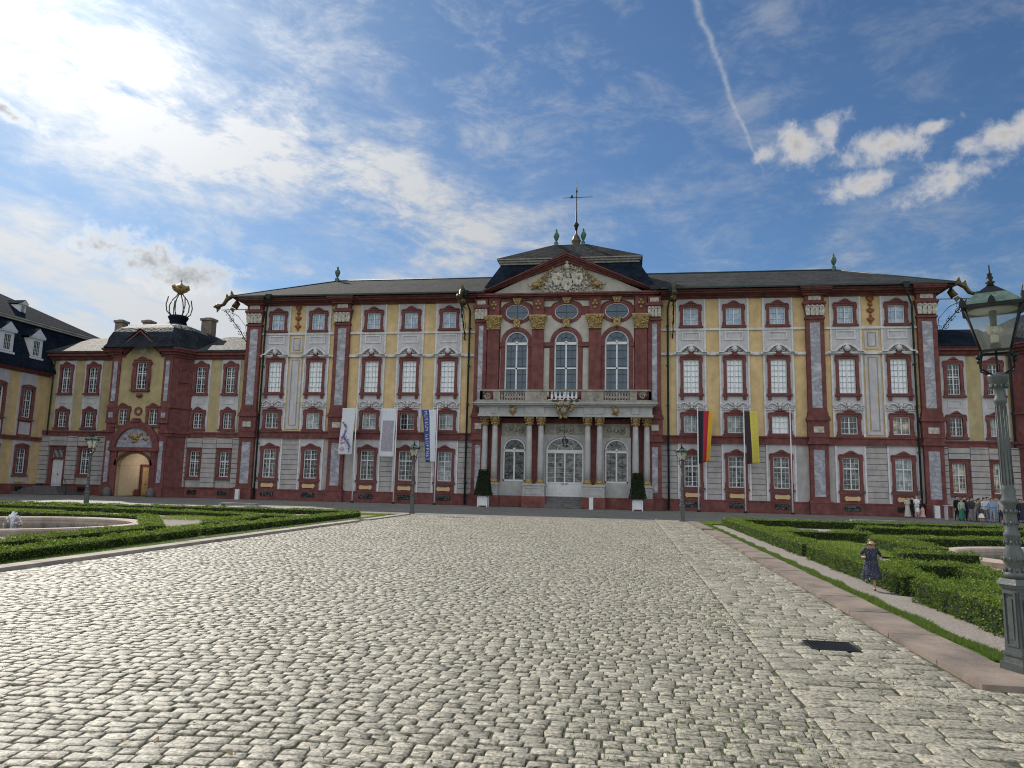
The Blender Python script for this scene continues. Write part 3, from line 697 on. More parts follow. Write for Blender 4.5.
for sx in(-1,1):
    for k in range(5): scroll(ca,sx*(.5+.42*k),19.75+.35*((k*7)%3)*.6,.22,1.4,sx if k%2 else -sx,Y-.2,.06)
    # lion: body, head, legs, tail, leaning on the shield
    bx=sx*2.75; cg.ball((bx,Y-.3,19.85),.3,6,9,sx=1.5); cg.ball((bx-sx*.35,Y-.34,20.2),.24,6,9); cg.ball((bx-sx*.5,Y-.38,20.25),.12,4,6)
    cg.tube([(bx-sx*.25,Y-.32,19.85),(bx-sx*.6,Y-.34,19.95),(bx-sx*.7,Y-.34,20.1)],.09,6,.06); cg.tube([(bx-sx*.2,Y-.3,19.75),(bx-sx*.4,Y-.32,19.4)],.1,6,.07)
    cg.tube([(bx+sx*.3,Y-.3,19.8),(bx+sx*.25,Y-.32,19.5),(bx+sx*.45,Y-.32,19.38)],.12,6,.07); cg.tube([(bx+sx*.42,Y-.28,19.8),(bx+sx*.7,Y-.3,19.75),(bx+sx*.8,Y-.3,20.0)],.04,5)
    cg.tube([(sx*1.2,Y-.3,21.4),(sx*1.7,Y-.3,20.9),(sx*2.1,Y-.3,20.35)],.06,5)
    for k in range(5): cg.ball((sx*(1.3+.22*k),Y-.3,21.4-.2*k),.11,4,6)
build_each(ca,'coat_of_arms_relief',M['cream'],palace); cg.build('gilt_lions_relief',M['gold'],palace)
# rainwater pipes with hoppers
def pipe(x,xt,y=-.25,yt=-1.45):
    mb=MB(); mb.tube([(xt,yt,19.1),(xt,yt,18.7),(x,y-.05,17.6),(x,y-.05,0.05)],.09,8); mb.frus((xt-.16,xt+.16,yt-.16,yt+.16),(xt-.3,xt+.3,yt-.26,yt+.26),18.8,19.25)
    for z in(16,12.5,9,5.2,2): mb.box(x-.13,x+.13,y-.18,y+.2,z,z+.07)
    build_each(mb,'drainpipe',M['pipe'],palace)
pipe(-28.98,-28.2); pipe(28.98,28.2); pipe(-8.9,-9.15); pipe(8.9,9.15)
# dolphin waterspouts on iron brackets
def gargoyle():
    g=MB(); pts=[(0,0,.3),(-.25,0,.7),(-.2,0,1.15),(.25,0,1.3),(.7,0,1.0),(.95,0,.6),(1.35,0,.45)]
    g.tube(pts,.27,8,.12); g.ball((1.45,0,.45),.22,5,8,sx=1.3); g.ball((1.75,0,.42),.1,4,6)
    g.prism([(-.05,.2),(.1,-.1),(.35,.2),(.2,.35)],-.05,.05); g.prism([(.05,1.25),(.35,1.75),(.5,1.2)],-.04,.04); g.prism([(.5,1.2),(.75,1.5),(.85,.95)],-.04,.04)
    g.prism([(1.2,.3),(1.5,-.05),(1.55,.3)],-.04,.04); g.prism([(-.3,.9),(-.65,1.0),(-.3,1.2)],-.03,.03)
    g.tube([(-1.3,0,.15),(1.1,0,.15)],.035,5)
    gm=g.mesh('waterspout',[M['bronze']])
    b=MB(); b.tube([(-1.3,0,-2.6),(-.6,0,-1.5),(.2,0,-.6),(.75,0,.1)],.035,5); b.tube([(-1.3,0,-2.4),(-1.1,0,-1.2),(-.4,0,-.4),(.5,0,.05)],.025,5)
    rr=random.Random(2)
    for k in range(9):
        t=k/8; x=-1.2+1.8*t; z=-2.3+2.2*t; b.T=Matrix.Identity(4); scroll(b,x+rr.uniform(-.2,.2),z+rr.uniform(-.1,.2),.2,1.4,1 if k%2 else -1,rr.uniform(-.06,.06),.022)
        b.ball((x+.25,0,z+.1),.05,3,5)
    return gm,b.mesh('iron_bracket',[M['iron']])
GM,GB=gargoyle()
for x,y,rz,z in((-32.35,-.3,PI,18.1),(32.35,-.3,0,18.0),(-9.35,-1.35,-PI/2,17.9),(9.35,-1.35,-PI/2,17.9)):
    w=inst('waterspout',GM,palace,(x,y,z-.15),rz,(1.2,1.2,1.2)); inst('iron_bracket',GB,w)
M['lampglow'],_nt,_b=nmat('lit_lamp_globe'); _b.inputs['Emission Color'].default_value=(1,.8,.5,1); _b.inputs['Emission Strength'].default_value=6
# ------------------------------------------------------------------ CONNECTING WINGS
def wing(root,x0,x1,wins,y=.3,door=None,zr=16.7,yr=5.8,depth=11.5,ground=True):
    """two-and-a-half storey wing in facade coordinates, front at y"""
    mb=MB(); hs=[]
    for w in wins:
        hs+=[(w-.5,w+.5,10.05,12.6),(w-.5,w+.5,6.6,8.1)]
        if w!=door: hs.append((w-.525,w+.525,2.0,4.4))
    if door is not None: hs+=[(door-.7,door+.7,.75,4.4)]
    mb.slab(x0,x1,0,13.4,hs,y,y+.3); mb.box(x0,x1,y+.6,y+depth,0,13.4); mb.build('wall',M['ochre2'],root)
    f=MB(); r=MB(); b=MB()
    for w in wins:
        f.slab(w-.98,w+.98,6.25,13.3,[h for h in hs if h[2]>6],y-.05,y); f.slab(w-.55,w+.55,8.95,9.6,[(w-.42,w+.42,9.07,9.48)],y-.09,y-.05)
    hg=[h for h in hs if h[2]<6]; xs=[x0]+[v for h in sorted(hg) for v in(h[0]-.3,h[1]+.3)]+[x1]
    for i in range(0,len(xs),2): courses(r,xs[i],xs[i+1],1.0,5.7,y=y-.03)
    for h in hg: courses(r,h[0]-.3,h[1]+.3,h[3]+.35,5.7,y=y-.03)
    for h in hg: 
        if h[2]>1.5: r.box(h[0]-.3,h[1]+.3,y-.03,y,1.0,h[2]-.1)
    b.box(x0,x1,y-.14,y,5.72,6.1); b.box(x0,x1,y-.22,y,6.1,6.24); 
    segs=[(x0,x1)] if door is None else [(x0,door-.75),(door+.75,x1)]
    for a,c in segs: b.box(a,c,y-.12,y,0,.88); b.box(a,c,y-.16,y,.88,.97)
    b.box(x0,x1,y-.12,y+.2,13.3,13.45); b.box(x0,x1,y-.25,y+.2,13.45,13.7); b.box(x0,x1,y-.55,y+.2,13.7,13.95); b.box(x0,x1,y-.7,y+.2,13.95,14.1)
    build_each(f,'window_bay_field',M['grey'],root); build_each(r,'rusticated_ground_floor',M['rustic'],root); build_each(b,'plinth_and_cornice',M['red'],root)
    for i,w in enumerate(wins):
        window(root,'wtop','g_dark',w,10.05,y); window(root,'wmez',['g_dark','g_curt2','g_curt'][i%3] if x0>0 else 'g_dark',w,6.6,y)
        if w!=door: window(root,'wgrd','g_cream' if x0>0 else 'g_dark',w,2.0,y); inst('cellar_window',GR,root,(w,y-.06,.3),sc=(.7,1,1))
    rf=MB(); ye=y-.75; rf.add([(x0,ye,14.15),(x1,ye,14.15),(x1,yr,zr),(x0,yr,zr),(x0,2*yr-ye,14.15),(x1,2*yr-ye,14.15),(x0,ye,14.0),(x1,ye,14.0)],[(0,1,2,3),(3,2,5,4),(6,7,1,0)])
    return rf.build('roof',M['slateshine'] if x0<0 else M['slatedark'],root)
M['slateshine']=slate('worn_shiny_slate',(.085,.085,.085),(.05,.052,.055),.7,.09,.3)
def chimney(root,x,y,z0,z1,w=.7):
    mb=MB(); mb.box(x-w,x+w,y-.45,y+.45,z0,z1-.25); mb.box(x-w-.12,x+w+.12,y-.57,y+.57,z1-.25,z1); mb.box(x-w*.6,x+w*.6,y-.3,y+.3,z1,z1+.12)
    return mb.build('chimney',M['chimney'],root)
lw=thing('connecting_wing','lower ochre wing left of the palace with chimneys on its shiny slate roof','wing',(0,0,0))
r1=wing(lw,-36.6,-30.9,[-35.6,-32.5]); r2=wing(lw,-52.3,-44.8,[-50.3,-47.3],door=-50.3)
chimney(r2,-49.0,5.8,16.2,18.6,.45); chimney(r2,-48.05,9.,14.5,19.3,.45); chimney(r1,-38.75,5.9,14.2,18.7,.6)
gdk=MB(); gdk.box(-.62,.62,.12,.18,0,2.6); gdk.box(-.62,-.02,.08,.12,.15,2.5); gdk.box(.02,.62,.08,.12,.15,2.5)
for sx in(-1,1):
    for a,b in((.3,.9),(1.05,1.8),(1.95,2.35)): gdk.box(sx*.32-.2,sx*.32+.2,.05,.08,a,b)
dd=gdk.build('wing_door',M['doorwhite'],lw,(-50.3,.3,.78)); k=MB(); k.ball((.08,.02,1.15),.07,5,7); k.build('door_knob',M['iron'],dd)
s=MB(); s.slab(-1.0,1.0,0,4.1,[(-.66,.66,.0,2.65),(-.6,.6,2.85,3.6)],-.1,.1); crest(s,2.0,4.1,0); s.build('door_surround',M['red'],lw,(-50.3,.3,.78))
s=MB(); s.box(-.66,.66,.12,.14,2.85,3.6); s.build('pane',M['g_dark'],lw,(-50.3,.3,.78))
s=MB()
for k in range(9): s.box(-.56+.14*k-.012,-.56+.14*k+.012,0,.03,2.85,3.6)
s.build('transom_grille',M['white'],lw,(-50.3,.3,.78))
s=MB()
for k in range(6): t=5-k; s.box(-50.3-1.3-.36*t,-50.3+1.3+.36*t,.3-1.5-.36*t,.3,k*.13,(k+1)*.13)
s.build('entrance_steps',M['step'],lw)
s=MB()
s.tube([(-48.6,-.9,.8),(-48.6,-.9,1.75)],.03,6); s.tube([(-48.6,-.9,1.75),(-47.0,-2.2,.95),(-46.9,-2.25,.9)],.03,6); s.tube([(-47.0,-2.2,0),(-47.0,-2.2,.95)],.03,6); build_each(s,'handrail',M['iron'],lw)
rw=thing('connecting_wing','lower ochre wing joining the right end of the palace, behind the queueing visitors','wing',(0,0,0))
wing(rw,30.9,36.6,[32.1,35.15]); wing(rw,44.8,52.3,[47.3,50.3])
for rt,x in((lw,-36.75),(rw,36.35)):
    mb=MB(); mb.tube([(x,-.1,14),(x,.1,13.2),(x,.1,0)],.08,7); build_each(mb,'drainpipe',M['pipe'],rt)
mb=MB(); mb.tube([(-44.6,-.1,14),(-44.6,.1,13.2),(-44.6,.1,0)],.07,7); mb.tube([(-51.7,-.1,13.9),(-51.7,.1,13.2),(-51.7,.1,0)],.07,7); build_each(mb,'drainpipe',M['pipe'],lw)
# ------------------------------------------------------------------ GATEHOUSES with bell roof and crown
def shape_oct(mb,path,z0,z1,thick=0):
    n=len(path); mb.add([(x,y,z0) for x,y in path]+[(x,y,z1) for x,y in path],[tuple(range(n-1,-1,-1)),tuple(range(n,2*n))]+[(i,(i+1)%n,(i+1)%n+n,i+n) for i in range(n)])
def gatehouse(root):
    # local: x=0 axis, front plane y=-1.5, meets wings at y=.3
    F=-1.5; H=3.2
    def foot(o): return [(-H-o,F-o),(H+o,F-o),(4.3+o,.3-o*.3),(4.3+o,11),(-4.3-o,11),(-4.3-o,.3-o*.3)]
    w=MB()
    # front wall with gate
    w.slab(-H,H,0,2.9,[(-1.75,1.75,0,2.9)],F,F+.5); w.archfill(0,1.75,2.9,-H,H,4.4,F,F+.5,rz=1.15)
    w.slab(-H,H,4.4,13.3,[(-2.0,-1.2,6.75,8.45),(1.2,2.0,6.75,8.45),(-.6,.6,10.2,12.75)],F,F+.5)
    w.build('front_wall',M['ochre2'],root)
    sd=MB()
    for s in(-1,1):
        q=[(s*H,F),(s*4.3,.3)]; 
        sd.add([(q[0][0],q[0][1],0),(q[1][0],q[1][1],0),(q[1][0],q[1][1],13.3),(q[0][0],q[0][1],13.3)],[(0,1,2,3) if s>0 else (3,2,1,0)])
        sd.box(min(s*2.3,s*H),max(s*2.3,s*H),F-.12,F,0,5.7); sd.box(min(s*2.3,s*H),max(s*2.3,s*H),F-.12,F,6.2,13.3)
        sd.box(min(s*2.2,s*(H+.05)),max(s*2.2,s*(H+.05)),F-.3,F,0,.9); sd.box(min(s*2.2,s*(H+.05)),max(s*2.2,s*(H+.05)),F-.28,F,6.9,7.1)
        sd.box(min(s*2.24,s*(H+.04)),max(s*2.24,s*(H+.04)),F-.22,F,7.1,8.3)
        sd.box(min(s*4.28,s*4.3),max(s*4.28,s*4.3),.3,11,0,13.3)
    for z0,z1,o in((5.7,6.0,.12),(6.0,6.2,.24),(.0,.9,.1),(.9,1.0,.16),(8.4,8.6,.14),(13.3,13.5,.15),(13.5,13.75,.35),(13.75,13.95,.65),(13.95,14.1,.8)):
        if z0<1: 
            for s in(-1,1):
                P=[(s*1.85,F-o),(s*(H+o),F-o),(s*(4.3+o),.3),(s*(4.3),.31),(s*1.85,F)]; shape_oct(sd,P if s>0 else P[::-1],z0,z1)
        elif z0==8.4:
            for s in(-1,1):
                P=[(s*2.25,F-o),(s*(H+o),F-o),(s*(4.3+o),.3),(s*4.3,.31),(s*2.25,F)]; shape_oct(sd,P if s>0 else P[::-1],z0,z1)
        elif z0 in(5.7,6.0):
            for s in(-1,1):
                P=[(s*2.3,F-o),(s*(H+o),F-o),(s*(4.3+o),.3),(s*4.3,.31),(s*2.3,F)]; shape_oct(sd,P if s>0 else P[::-1],z0,z1)
        elif z0>13:
            for s in(-1,1):
                P=[(s*1.9,F-o),(s*(H+o),F-o),(s*(4.3+o),.3-o*.3),(s*(4.3),.6),(s*1.9,F+.2)]; shape_oct(sd,P if s>0 else P[::-1],z0,z1)
    build_each(sd,'red_side_bay',M['red'],root)
    ar=MB(); ar.arc(0,4.55,1.95,2.55,F-.35,F,0,PI,1.9,2.5,24); ar.arc(0,2.9,1.75,2.0,F-.2,F,0,PI,1.15,1.35,20)
    for s in(-1,1): ar.box(min(s*1.75,s*2.3),max(s*1.75,s*2.3),F-.2,F,0,4.4); 
    ar.box(-2.6,2.6,F-.4,F,4.25,4.6); ar.prism([(-.5,6.95),(.5,6.95),(.3,7.35),(-.3,7.35)],F-.42,F)
    # gabled cornice over the centre
    for s in(-1,1):
        for o,t0,t1 in((.35,-.55,-.3),(.6,-.3,-.1),(.85,-.1,.06)):
            q=[(-2.1*s,13.95+t0),(0,15.75+t0),(0,15.75+t1),(-2.1*s,13.95+t1)]; ar.prism(q[::-1] if s<0 else q,F-o,F+.3)
    build_each(ar,'gate_arch',M['red'],root)
    g=MB(); g.prism([(-2.,13.3),(2.,13.3),(0,15.3)],F-.02,F+.4); g.build('gable_field',M['ochre2'],root)
    lu=MB(); lu.prism([(1.95*math.cos(PI*i/16),4.6+1.85*math.sin(PI*i/16)) for i in range(17)],F-.1,F-.02)
    for x in(-2.75,2.75): lu.box(x-.2,x+.2,F-.18,F-.12,1.3,5.2); lu.box(x-.2,x+.2,F-.18,F-.12,9,12.9); lu.box(x-.22,x+.22,F-.28,F-.22,7.4,7.9)
    build_each(lu,'marble_inlay',M['marble'],root)
    cg=MB(); rr=random.Random(5)
    for k in range(22): cg.ball((rr.gauss(0,.55),F-.16,5.25+rr.uniform(-.1,.7)),rr.uniform(.08,.17),4,6)
    cg.ball((0,F-.2,5.6),.3,5,8,sy=.6); cg.build('gilt_crest',M['gold'],root)
    window(root,'wmez','g_dark',-1.6,6.75,F); window(root,'wmez','g_dark',1.6,6.75,F); W=window(root,'wtop','g_dark',0,10.2,F); W.scale=(1.15,1,1)
    oc=MB(); oc.arc(0,8.05,.25,.42,F-.12,F,0,2*PI,n=8); oc.T=Matrix.Identity(4)
    for s in(-1,1): scroll(oc,s*.85,12.6,.22,1.3,s,F-.12,.07); scroll(oc,s*.8,10.1,.2,1.3,-s,F-.12,.07); oc.tube([(s*.86,F-.1,10.2),(s*.95,F-.12,11.4),(s*.85,F-.1,12.6)],.08,5)
    oc.ball((0,F-.15,9.55),.22,5,8,sx=1.6)
    build_each(oc,'stone_ornament',M['red'],root)
    cc=MB(); cc.arc(0,14.0,.2,.36,F-.1,F,0,2*PI,n=14); cc.ball((0,F-.06,14),.22,5,10,sy=.4)
    for s in(-1,1): scroll(cc,s*.5,13.8,.22,1.3,-s,F-.1,.06)
    cc.build('emblem',M['greybeige'],root)
    # vaulted passage behind the gate
    pa=MB(); 
    for s in(-1,1): pa.add([(s*2.3,F+.5,0),(s*2.3,7.5,0),(s*2.3,7.5,4.0),(s*2.3,F+.5,4.0)],[(0,1,2,3)])
    pa.add([(-2.3,7.5,0),(2.3,7.5,0),(2.3,7.5,4.9),(-2.3,7.5,4.9)],[(0,1,2,3)])
    n=12; P=[(2.3*math.cos(PI*i/n),3.4+1.3*math.sin(PI*i/n)) for i in range(n+1)]
    for a,b in zip(P,P[1:]): pa.add([(a[0],F+.5,a[1]),(b[0],F+.5,b[1]),(b[0],7.5,b[1]),(a[0],7.5,a[1])],[(0,1,2,3)])
    pa.build('passage_wall',M['passage'],root)
    for x,y,rz in((.95,7.4,0),(-2.2,3.4,PI/2)):
        dm=MB(); dm.slab(-.75,.75,0,3.1,[(-.55,.55,0,2.85)],-.12,0); dm.box(-2.2 if rz==0 else -1.5,-.75,-.06,0,0,.6)
        o=dm.build('passage_door_frame',M['redlight'],root,(x,y,0)); o.rotation_euler.z=rz
        dl=MB(); dl.box(-.55,-.01,-.04,0,0,2.85); dl.box(.01,.55,-.04,0,0,2.85)
        for sx in(-1,1):
            for a,b in((.2,1.0),(1.15,2.6)): dl.box(sx*.28-.18,sx*.28+.18,-.07,-.04,a,b)
        dl.build('passage_door',M['dooryellow'],o); k=MB(); k.ball((.05,-.08,1.1),.06,4,6); k.build('door_knob',M['iron'],o)
    lp=MB(); lp.tube([(0,2.6,4.62),(0,2.6,4.0)],.02,5); lp.build('lamp_chain',M['iron'],root)
    lg=MB(); lg.lathe([(.05,3.7),(.2,3.8),(.22,3.9),(.1,4.0)],0,2.6,10); lg.build('passage_lamp',M['lampglow'],root)
    pl=bpy.data.lights.new('passage_light','POINT'); pl.energy=60; pl.color=(1,.93,.84); pl.shadow_soft_size=.3; lo=bpy.data.objects.new('passage_light',pl); COL.objects.link(lo); lo.parent=root; lo.location=(0,2.6,3.5)
    # bell roof: bulging skirt drawn in to a drum
    rf=MB(); prof=[(1.08,14.1),(1.03,14.5),(1.01,15.1),(.97,15.7),(.90,16.2),(.78,16.65),(.62,16.95),(.46,17.2),(.33,17.35),(.25,17.5),(.22,17.6)]
    base=[(-3.3,-2.2),(3.3,-2.2),(4.5,.1),(4.5,8.8),(3.3,9.8),(-3.3,9.8),(-4.5,8.8),(-4.5,.1)]
    cy=3.4; vs=[];fs=[]; n=8
    for k,z in prof:
        for bx,by in base: 
            a=math.atan2(by-cy,bx); r0=1.5*5
            t=max(0,min(1,(1-k)/.7)); x=bx*k; y=cy+(by-cy)*k
            rad=4.7*k; vs.append((x*(1-t)+rad*math.cos(a)*t,y*(1-t)+(cy+rad*math.sin(a))*t,z))
    for i in range(len(prof)-1):
        for j in range(n): fs.append((i*n+j,i*n+(j+1)%n,(i+1)*n+(j+1)%n,(i+1)*n+j))
    fs.append(tuple(range((len(prof)-1)*n,len(prof)*n))); rf.add(vs,fs); rf.add([(-2.6,F-.85,14.02),(0,F-.85,15.95),(2.6,F-.85,14.02),(-2.6,2.2,14.02),(0,2.2,15.95),(2.6,2.2,14.02)],[(0,1,4,3),(1,2,5,4)])
    ro=rf.build('bell_roof',M['slatebell'],root)
    dr=MB(); dr.lathe([(1.0,17.3),(.8,17.9),(.95,18.15),(1.02,18.32),(.92,18.42),(.85,18.48)],0,cy,16); dr.build('roof_drum',M['slatedark'],ro)
    cr=MB(); cr.mi=0
    for k in range(8):
        a=2*PI*k/8+.2; c,d=math.cos(a),math.sin(a)
        prf=[(1.0,18.4),(1.45,18.9),(1.5,19.6),(1.1,20.2),(.55,20.6),(.25,20.95)] if k%2==0 else [(1.1,18.4),(1.8,18.8),(2.0,19.5),(1.8,20.1),(1.75,20.35)]
        pp=[]
        for i in range(len(prf)-1):
            for t in(0,.5): r=prf[i][0]*(1-t)+prf[i+1][0]*t; z=prf[i][1]*(1-t)+prf[i+1][1]*t; pp.append((c*r*.68,cy+d*r*.68,z))
        pp.append((c*prf[-1][0]*.68,cy+d*prf[-1][0]*.68,prf[-1][1])); cr.tube(pp,.06,5)
    cr.mi=1; cr.lathe([(.25,20.8),(.35,20.95),(.7,21.15),(.75,21.5),(.5,21.7),(.25,21.85),(.12,21.95),(.02,22.1)],0,cy,12)
    for k in range(6): a=2*PI*k/6; cr.ball((.75*math.cos(a),cy+.75*math.sin(a),21.5),.22,5,7)
    cr.box(-.03,.03,cy-.03,cy+.03,22.05,22.4); cr.box(-.14,.14,cy-.03,cy+.03,22.2,22.26)
    cr.build('crown',[M['bronze'],M['gold']],ro)
    # small side window in the slanted right flank
M['slatebell']=slate('dark_bell_roof_slate',(.03,.036,.046),(.018,.024,.034),.65,.09,.2)
gl=thing('gatehouse','gatehouse with vaulted passage, dark bell roof and gilt crown between the left wing sections','gatehouse',(-40.7,0,0)); gatehouse(gl)
g2=thing('gatehouse','gatehouse half seen behind the big lantern at the right edge of the photo','gatehouse',(40.7,0,0)); gatehouse(g2)
o=window(gl,'wmez','g_curt2',3.85,11.1,0); o.scale=(.55,.6,.75); o.location=(3.78,-.6,11.1); o.rotation_euler.z=math.atan2(1.8,1.1)
# ------------------------------------------------------------------ SIDE WING (runs towards the viewer on the left)
sw=thing('side_wing','long ochre side wing at the left edge with dark mansard roof and white dormers','wing',(-52.3,0,0),PI/2)
# local x -> world +y, local -y -> world +x
X0,X1=-30,.3
ws=[-2.2,-5.6,-9.0,-12.4,-15.8,-19.2,-22.6,-26.0]
mb=MB(); hs=[]
for w in ws: hs+=[(w-.55,w+.55,7.3,10.0),(w-.55,w+.55,1.95,4.3)]
mb.slab(X0,X1,0,12,hs,0,.3); mb.box(X0,12,.6,12,0,12); mb.build('wall',M['ochre'],sw)
f=MB(); b=MB(); st=MB(); pw=MB()
for w in ws:
    f.slab(w-1.05,w+1.05,5.5,11.6,[h for h in hs if h[2]>6],-.05,0); f.slab(w-1.05,w+1.05,.95,5.1,[h for h in hs if h[2]<6],-.05,0)
    for z,h in((7.3,2.7),(1.95,2.35)):
        s_=MB(); s_.slab(-.85,.85,-.2,h+.25,[(-.55,.55,0,h)],-.14,.05); s_.box(-.95,.95,-.22,0,-.32,-.2); s_.prism([(-.9,h+.25),(.9,h+.25),(.6,h+.42),(0,h+.52),(-.6,h+.42)],-.2,0)
        o=s_.build('window',M['redlight'],sw,(w,0,z)); fr=MB(); fr.slab(-.55,.55,0,h,[(-.47,-.04,.08,h*.6),(.04,.47,.08,h*.6),(-.47,-.04,h*.6+.08,h-.08),(.04,.47,h*.6+.08,h-.08)],.06,.12)
        for q in(.15,.3,.45,.8): fr.box(-.47,.47,.08,.11,h*q-.012,h*q+.012)
        fr.box(-.26,-.24,.08,.11,.08,h-.08); fr.box(.24,.26,.08,.11,.08,h-.08)
        fr.build('frame',M['white'],o); pp=MB(); pp.add([(-.55,.14,0),(.55,.14,0),(.55,.14,h),(-.55,.14,h)],[(0,1,2,3)]); pp.build('pane',M['g_dark'],o)
    pw.slab(w-.85,w+.85,5.5,7.0,[(w-.7,w+.7,5.65,6.85)],-.1,-.05); inst('cellar_window',GR,sw,(w,-.1,.25),sc=(.7,1,1))
    ca=inst('cartouche',CA,sw,(w,-.03,1.2),sc=(.9,1,1))
build_each(f,'window_bay_field',M['grey'],sw); build_each(pw,'apron_frame',M['redlight'],sw)
b.box(X0,X1,-.12,0,0,.85); b.box(X0,X1,-.17,0,.85,.95); b.box(X0,X1,-.16,0,5.1,5.35); b.box(X0,X1,-.24,0,5.35,5.5); b.box(X0,X1,-.16,0,11.6,11.75); b.box(X0,X1,-.4,0,11.75,11.9); b.box(X0,X1,-.6,.1,11.9,12.1); build_each(b,'plinth_and_cornice',M['redlight'],sw)
rf=MB(); E0=-.75
rf.add([(X0,E0,12.1),(X1+.4,E0,12.1),(X1+4.5,1.6,16.8),(X0,1.6,16.8),(12,1.6,16.8),(12,E0,12.1)],[(0,1,2,3),(1,5,4,2)])
rf.add([(X0,E0,12.1),(X1+.4,E0,12.1),(X1+.4,E0,11.95),(X0,E0,11.95)],[(0,3,2,1)]); ms=rf.build('mansard_roof',M['slatedark'],sw)
mc=MB(); mc.box(X0,9.5,1.3,1.9,16.75,16.95); mc.box(X0,9.6,1.15,1.95,16.95,17.1); mc.build('mansard_cornice',M['greybeige'],ms)
ur=MB(); ur.add([(X0,1.1,17.1),(9.6,1.1,17.1),(-4.2,7.0,21.0),(X0,7.0,21.0),(9.6,13,17.1),(X0,13,17.1)],[(0,1,2,3),(1,4,2),(3,2,4,5)]); us=ur.build('upper_roof',M['slatedark'],sw)
def dormer(x,y,z,s,par):
    d=MB(); d.slab(-.7,.7,0,2.0,[(-.38,.38,.3,1.7)],0,.15); d.box(-.85,.85,-.15,.15,1.95,2.1); d.prism([(-.95,2.1),(.95,2.1),(0,2.95)],-.18,.1); d.box(-.85,.85,-.12,.1,-.1,.1)
    for sx in(-1,1): d.box(min(sx*.66,sx*.7),max(sx*.66,sx*.7),.15,1.6,0,2.0)
    o=d.build('dormer',M['white'],par,(x,y,z)); o.scale=(s,1,s)
    g=MB(); g.add([(-.38,.08,.3),(.38,.08,.3),(.38,.08,1.7),(-.38,.08,1.7)],[(0,1,2,3)]); g.build('pane',M['g_dark'],o)
    b_=MB(); b_.box(-.02,.02,.03,.07,.3,1.7); b_.box(-.38,.38,.03,.07,.95,1.0); b_.box(-.38,.38,.03,.06,.62,.64); b_.box(-.38,.38,.03,.06,1.33,1.35); b_.box(-.2,-.18,.03,.06,.3,1.7); b_.box(.18,.2,.03,.06,.3,1.7); b_.build('glazing_bars',M['white'],o)
    r_=MB(); r_.add([(-1.0,-.2,2.12),(0,-.2,3.0),(1.0,-.2,2.12),(-1.0,2.2,2.12),(0,2.2,3.0),(1.0,2.2,2.12)],[(0,1,4,3),(1,2,5,4)]); r_.build('dormer_roof',M['slatedark'],o)
for x in(-1.85,-5.35,-8.9,-12.3,-15.7): dormer(x,-.15,13.15,1.0,ms)
for x in(-1.3,-6.3,-11.3): dormer(x,2.4,17.75,.5,us)
# ------------------------------------------------------------------ GROUND
def paving(name,c1,c2,mort,bw,bh,rough=.75,rot=0):
    m,nt,b=nmat(name)
    tc=node(nt,'ShaderNodeTexCoord'); mp=node(nt,'ShaderNodeMapping'); mp.inputs['Rotation'].default_value=(0,0,rot); link(nt,tc.outputs['Object'],mp.inputs[0])
    nz=node(nt,'ShaderNodeTexNoise',i_Scale=1.3,i_Detail=2.); link(nt,mp.outputs[0],nz.inputs['Vector'])
    mx=node(nt,'ShaderNodeVectorMath',operation='MULTIPLY_ADD'); link(nt,nz.outputs['Color'],mx.inputs[0]); mx.inputs[1].default_value=(.12,.12,0); link(nt,mp.outputs[0],mx.inputs[2])
    n=node(nt,'ShaderNodeTexBrick',i_Scale=1.); n.inputs['Brick Width'].default_value=bw; n.inputs['Row Height'].default_value=bh; n.inputs['Mortar Size'].default_value=.014; n.inputs['Mortar Smooth'].default_value=.4
    n.inputs['Color1'].default_value=(*c1,1); n.inputs['Color2'].default_value=(*c2,1); n.inputs['Mortar'].default_value=(*mort,1); link(nt,mx.outputs[0],n.inputs['Vector'])
    ns=node(nt,'ShaderNodeTexNoise',i_Scale=.35,i_Detail=6.,i_Roughness=.7); link(nt,tc.outputs['Object'],ns.inputs['Vector'])
    mr=node(nt,'ShaderNodeMapRange'); mr.inputs[1].default_value=.3; mr.inputs[2].default_value=.7; mr.inputs[3].default_value=.75; mr.inputs[4].default_value=1.2; link(nt,ns.outputs['Fac'],mr.inputs[0])
    m2=node(nt,'ShaderNodeMix',data_type='RGBA',blend_type='MULTIPLY'); m2.inputs[0].default_value=1; link(nt,n.outputs['Color'],m2.inputs[6]); link(nt,mr.outputs[0],m2.inputs[7]); link(nt,m2.outputs[2],b.inputs['Base Color'])
    bp=node(nt,'ShaderNodeBump',i_Strength=.7,i_Distance=.02); bp.invert=True; link(nt,n.outputs['Fac'],bp.inputs['Height']); link(nt,bp.outputs[0],b.inputs['Normal']); b.inputs['Roughness'].default_value=rough
    return m
M['cobfar']=paving('forecourt_setts',(.30,.285,.25),(.21,.20,.18),(.07,.065,.055),.17,.13)
M['cobblestone']=simple('pale_cobblestone',(.42,.39,.305),.5,var=.45,scale=30,bump=.55,bscale=70,island=.2,stain=.22,detail=8)
M['jointdirt']=simple('joint_dirt_and_moss',(.06,.052,.035),.95,var=.3,scale=2.5,bump=.6,col2=(.06,.075,.03))
M['kerb']=simple('worn_pink_kerbstone',(.32,.25,.20),.85,var=.2,scale=1.3,bump=.5,col2=(.13,.11,.10),stain=.35)
M['kerb2']=simple('pale_sandstone_kerb',(.42,.36,.31),.85,var=.15,scale=1.5,bump=.35,stain=.25)
M['gravel']=simple('grey_gravel',(.40,.36,.32),.95,var=.35,scale=38,bump=1.0,bscale=45,col2=(.17,.15,.135),detail=6)
M['lawn']=simple('lawn_grass',(.12,.19,.03),.95,var=.35,scale=14,bump=.9,bscale=60,col2=(.05,.10,.012),detail=8)
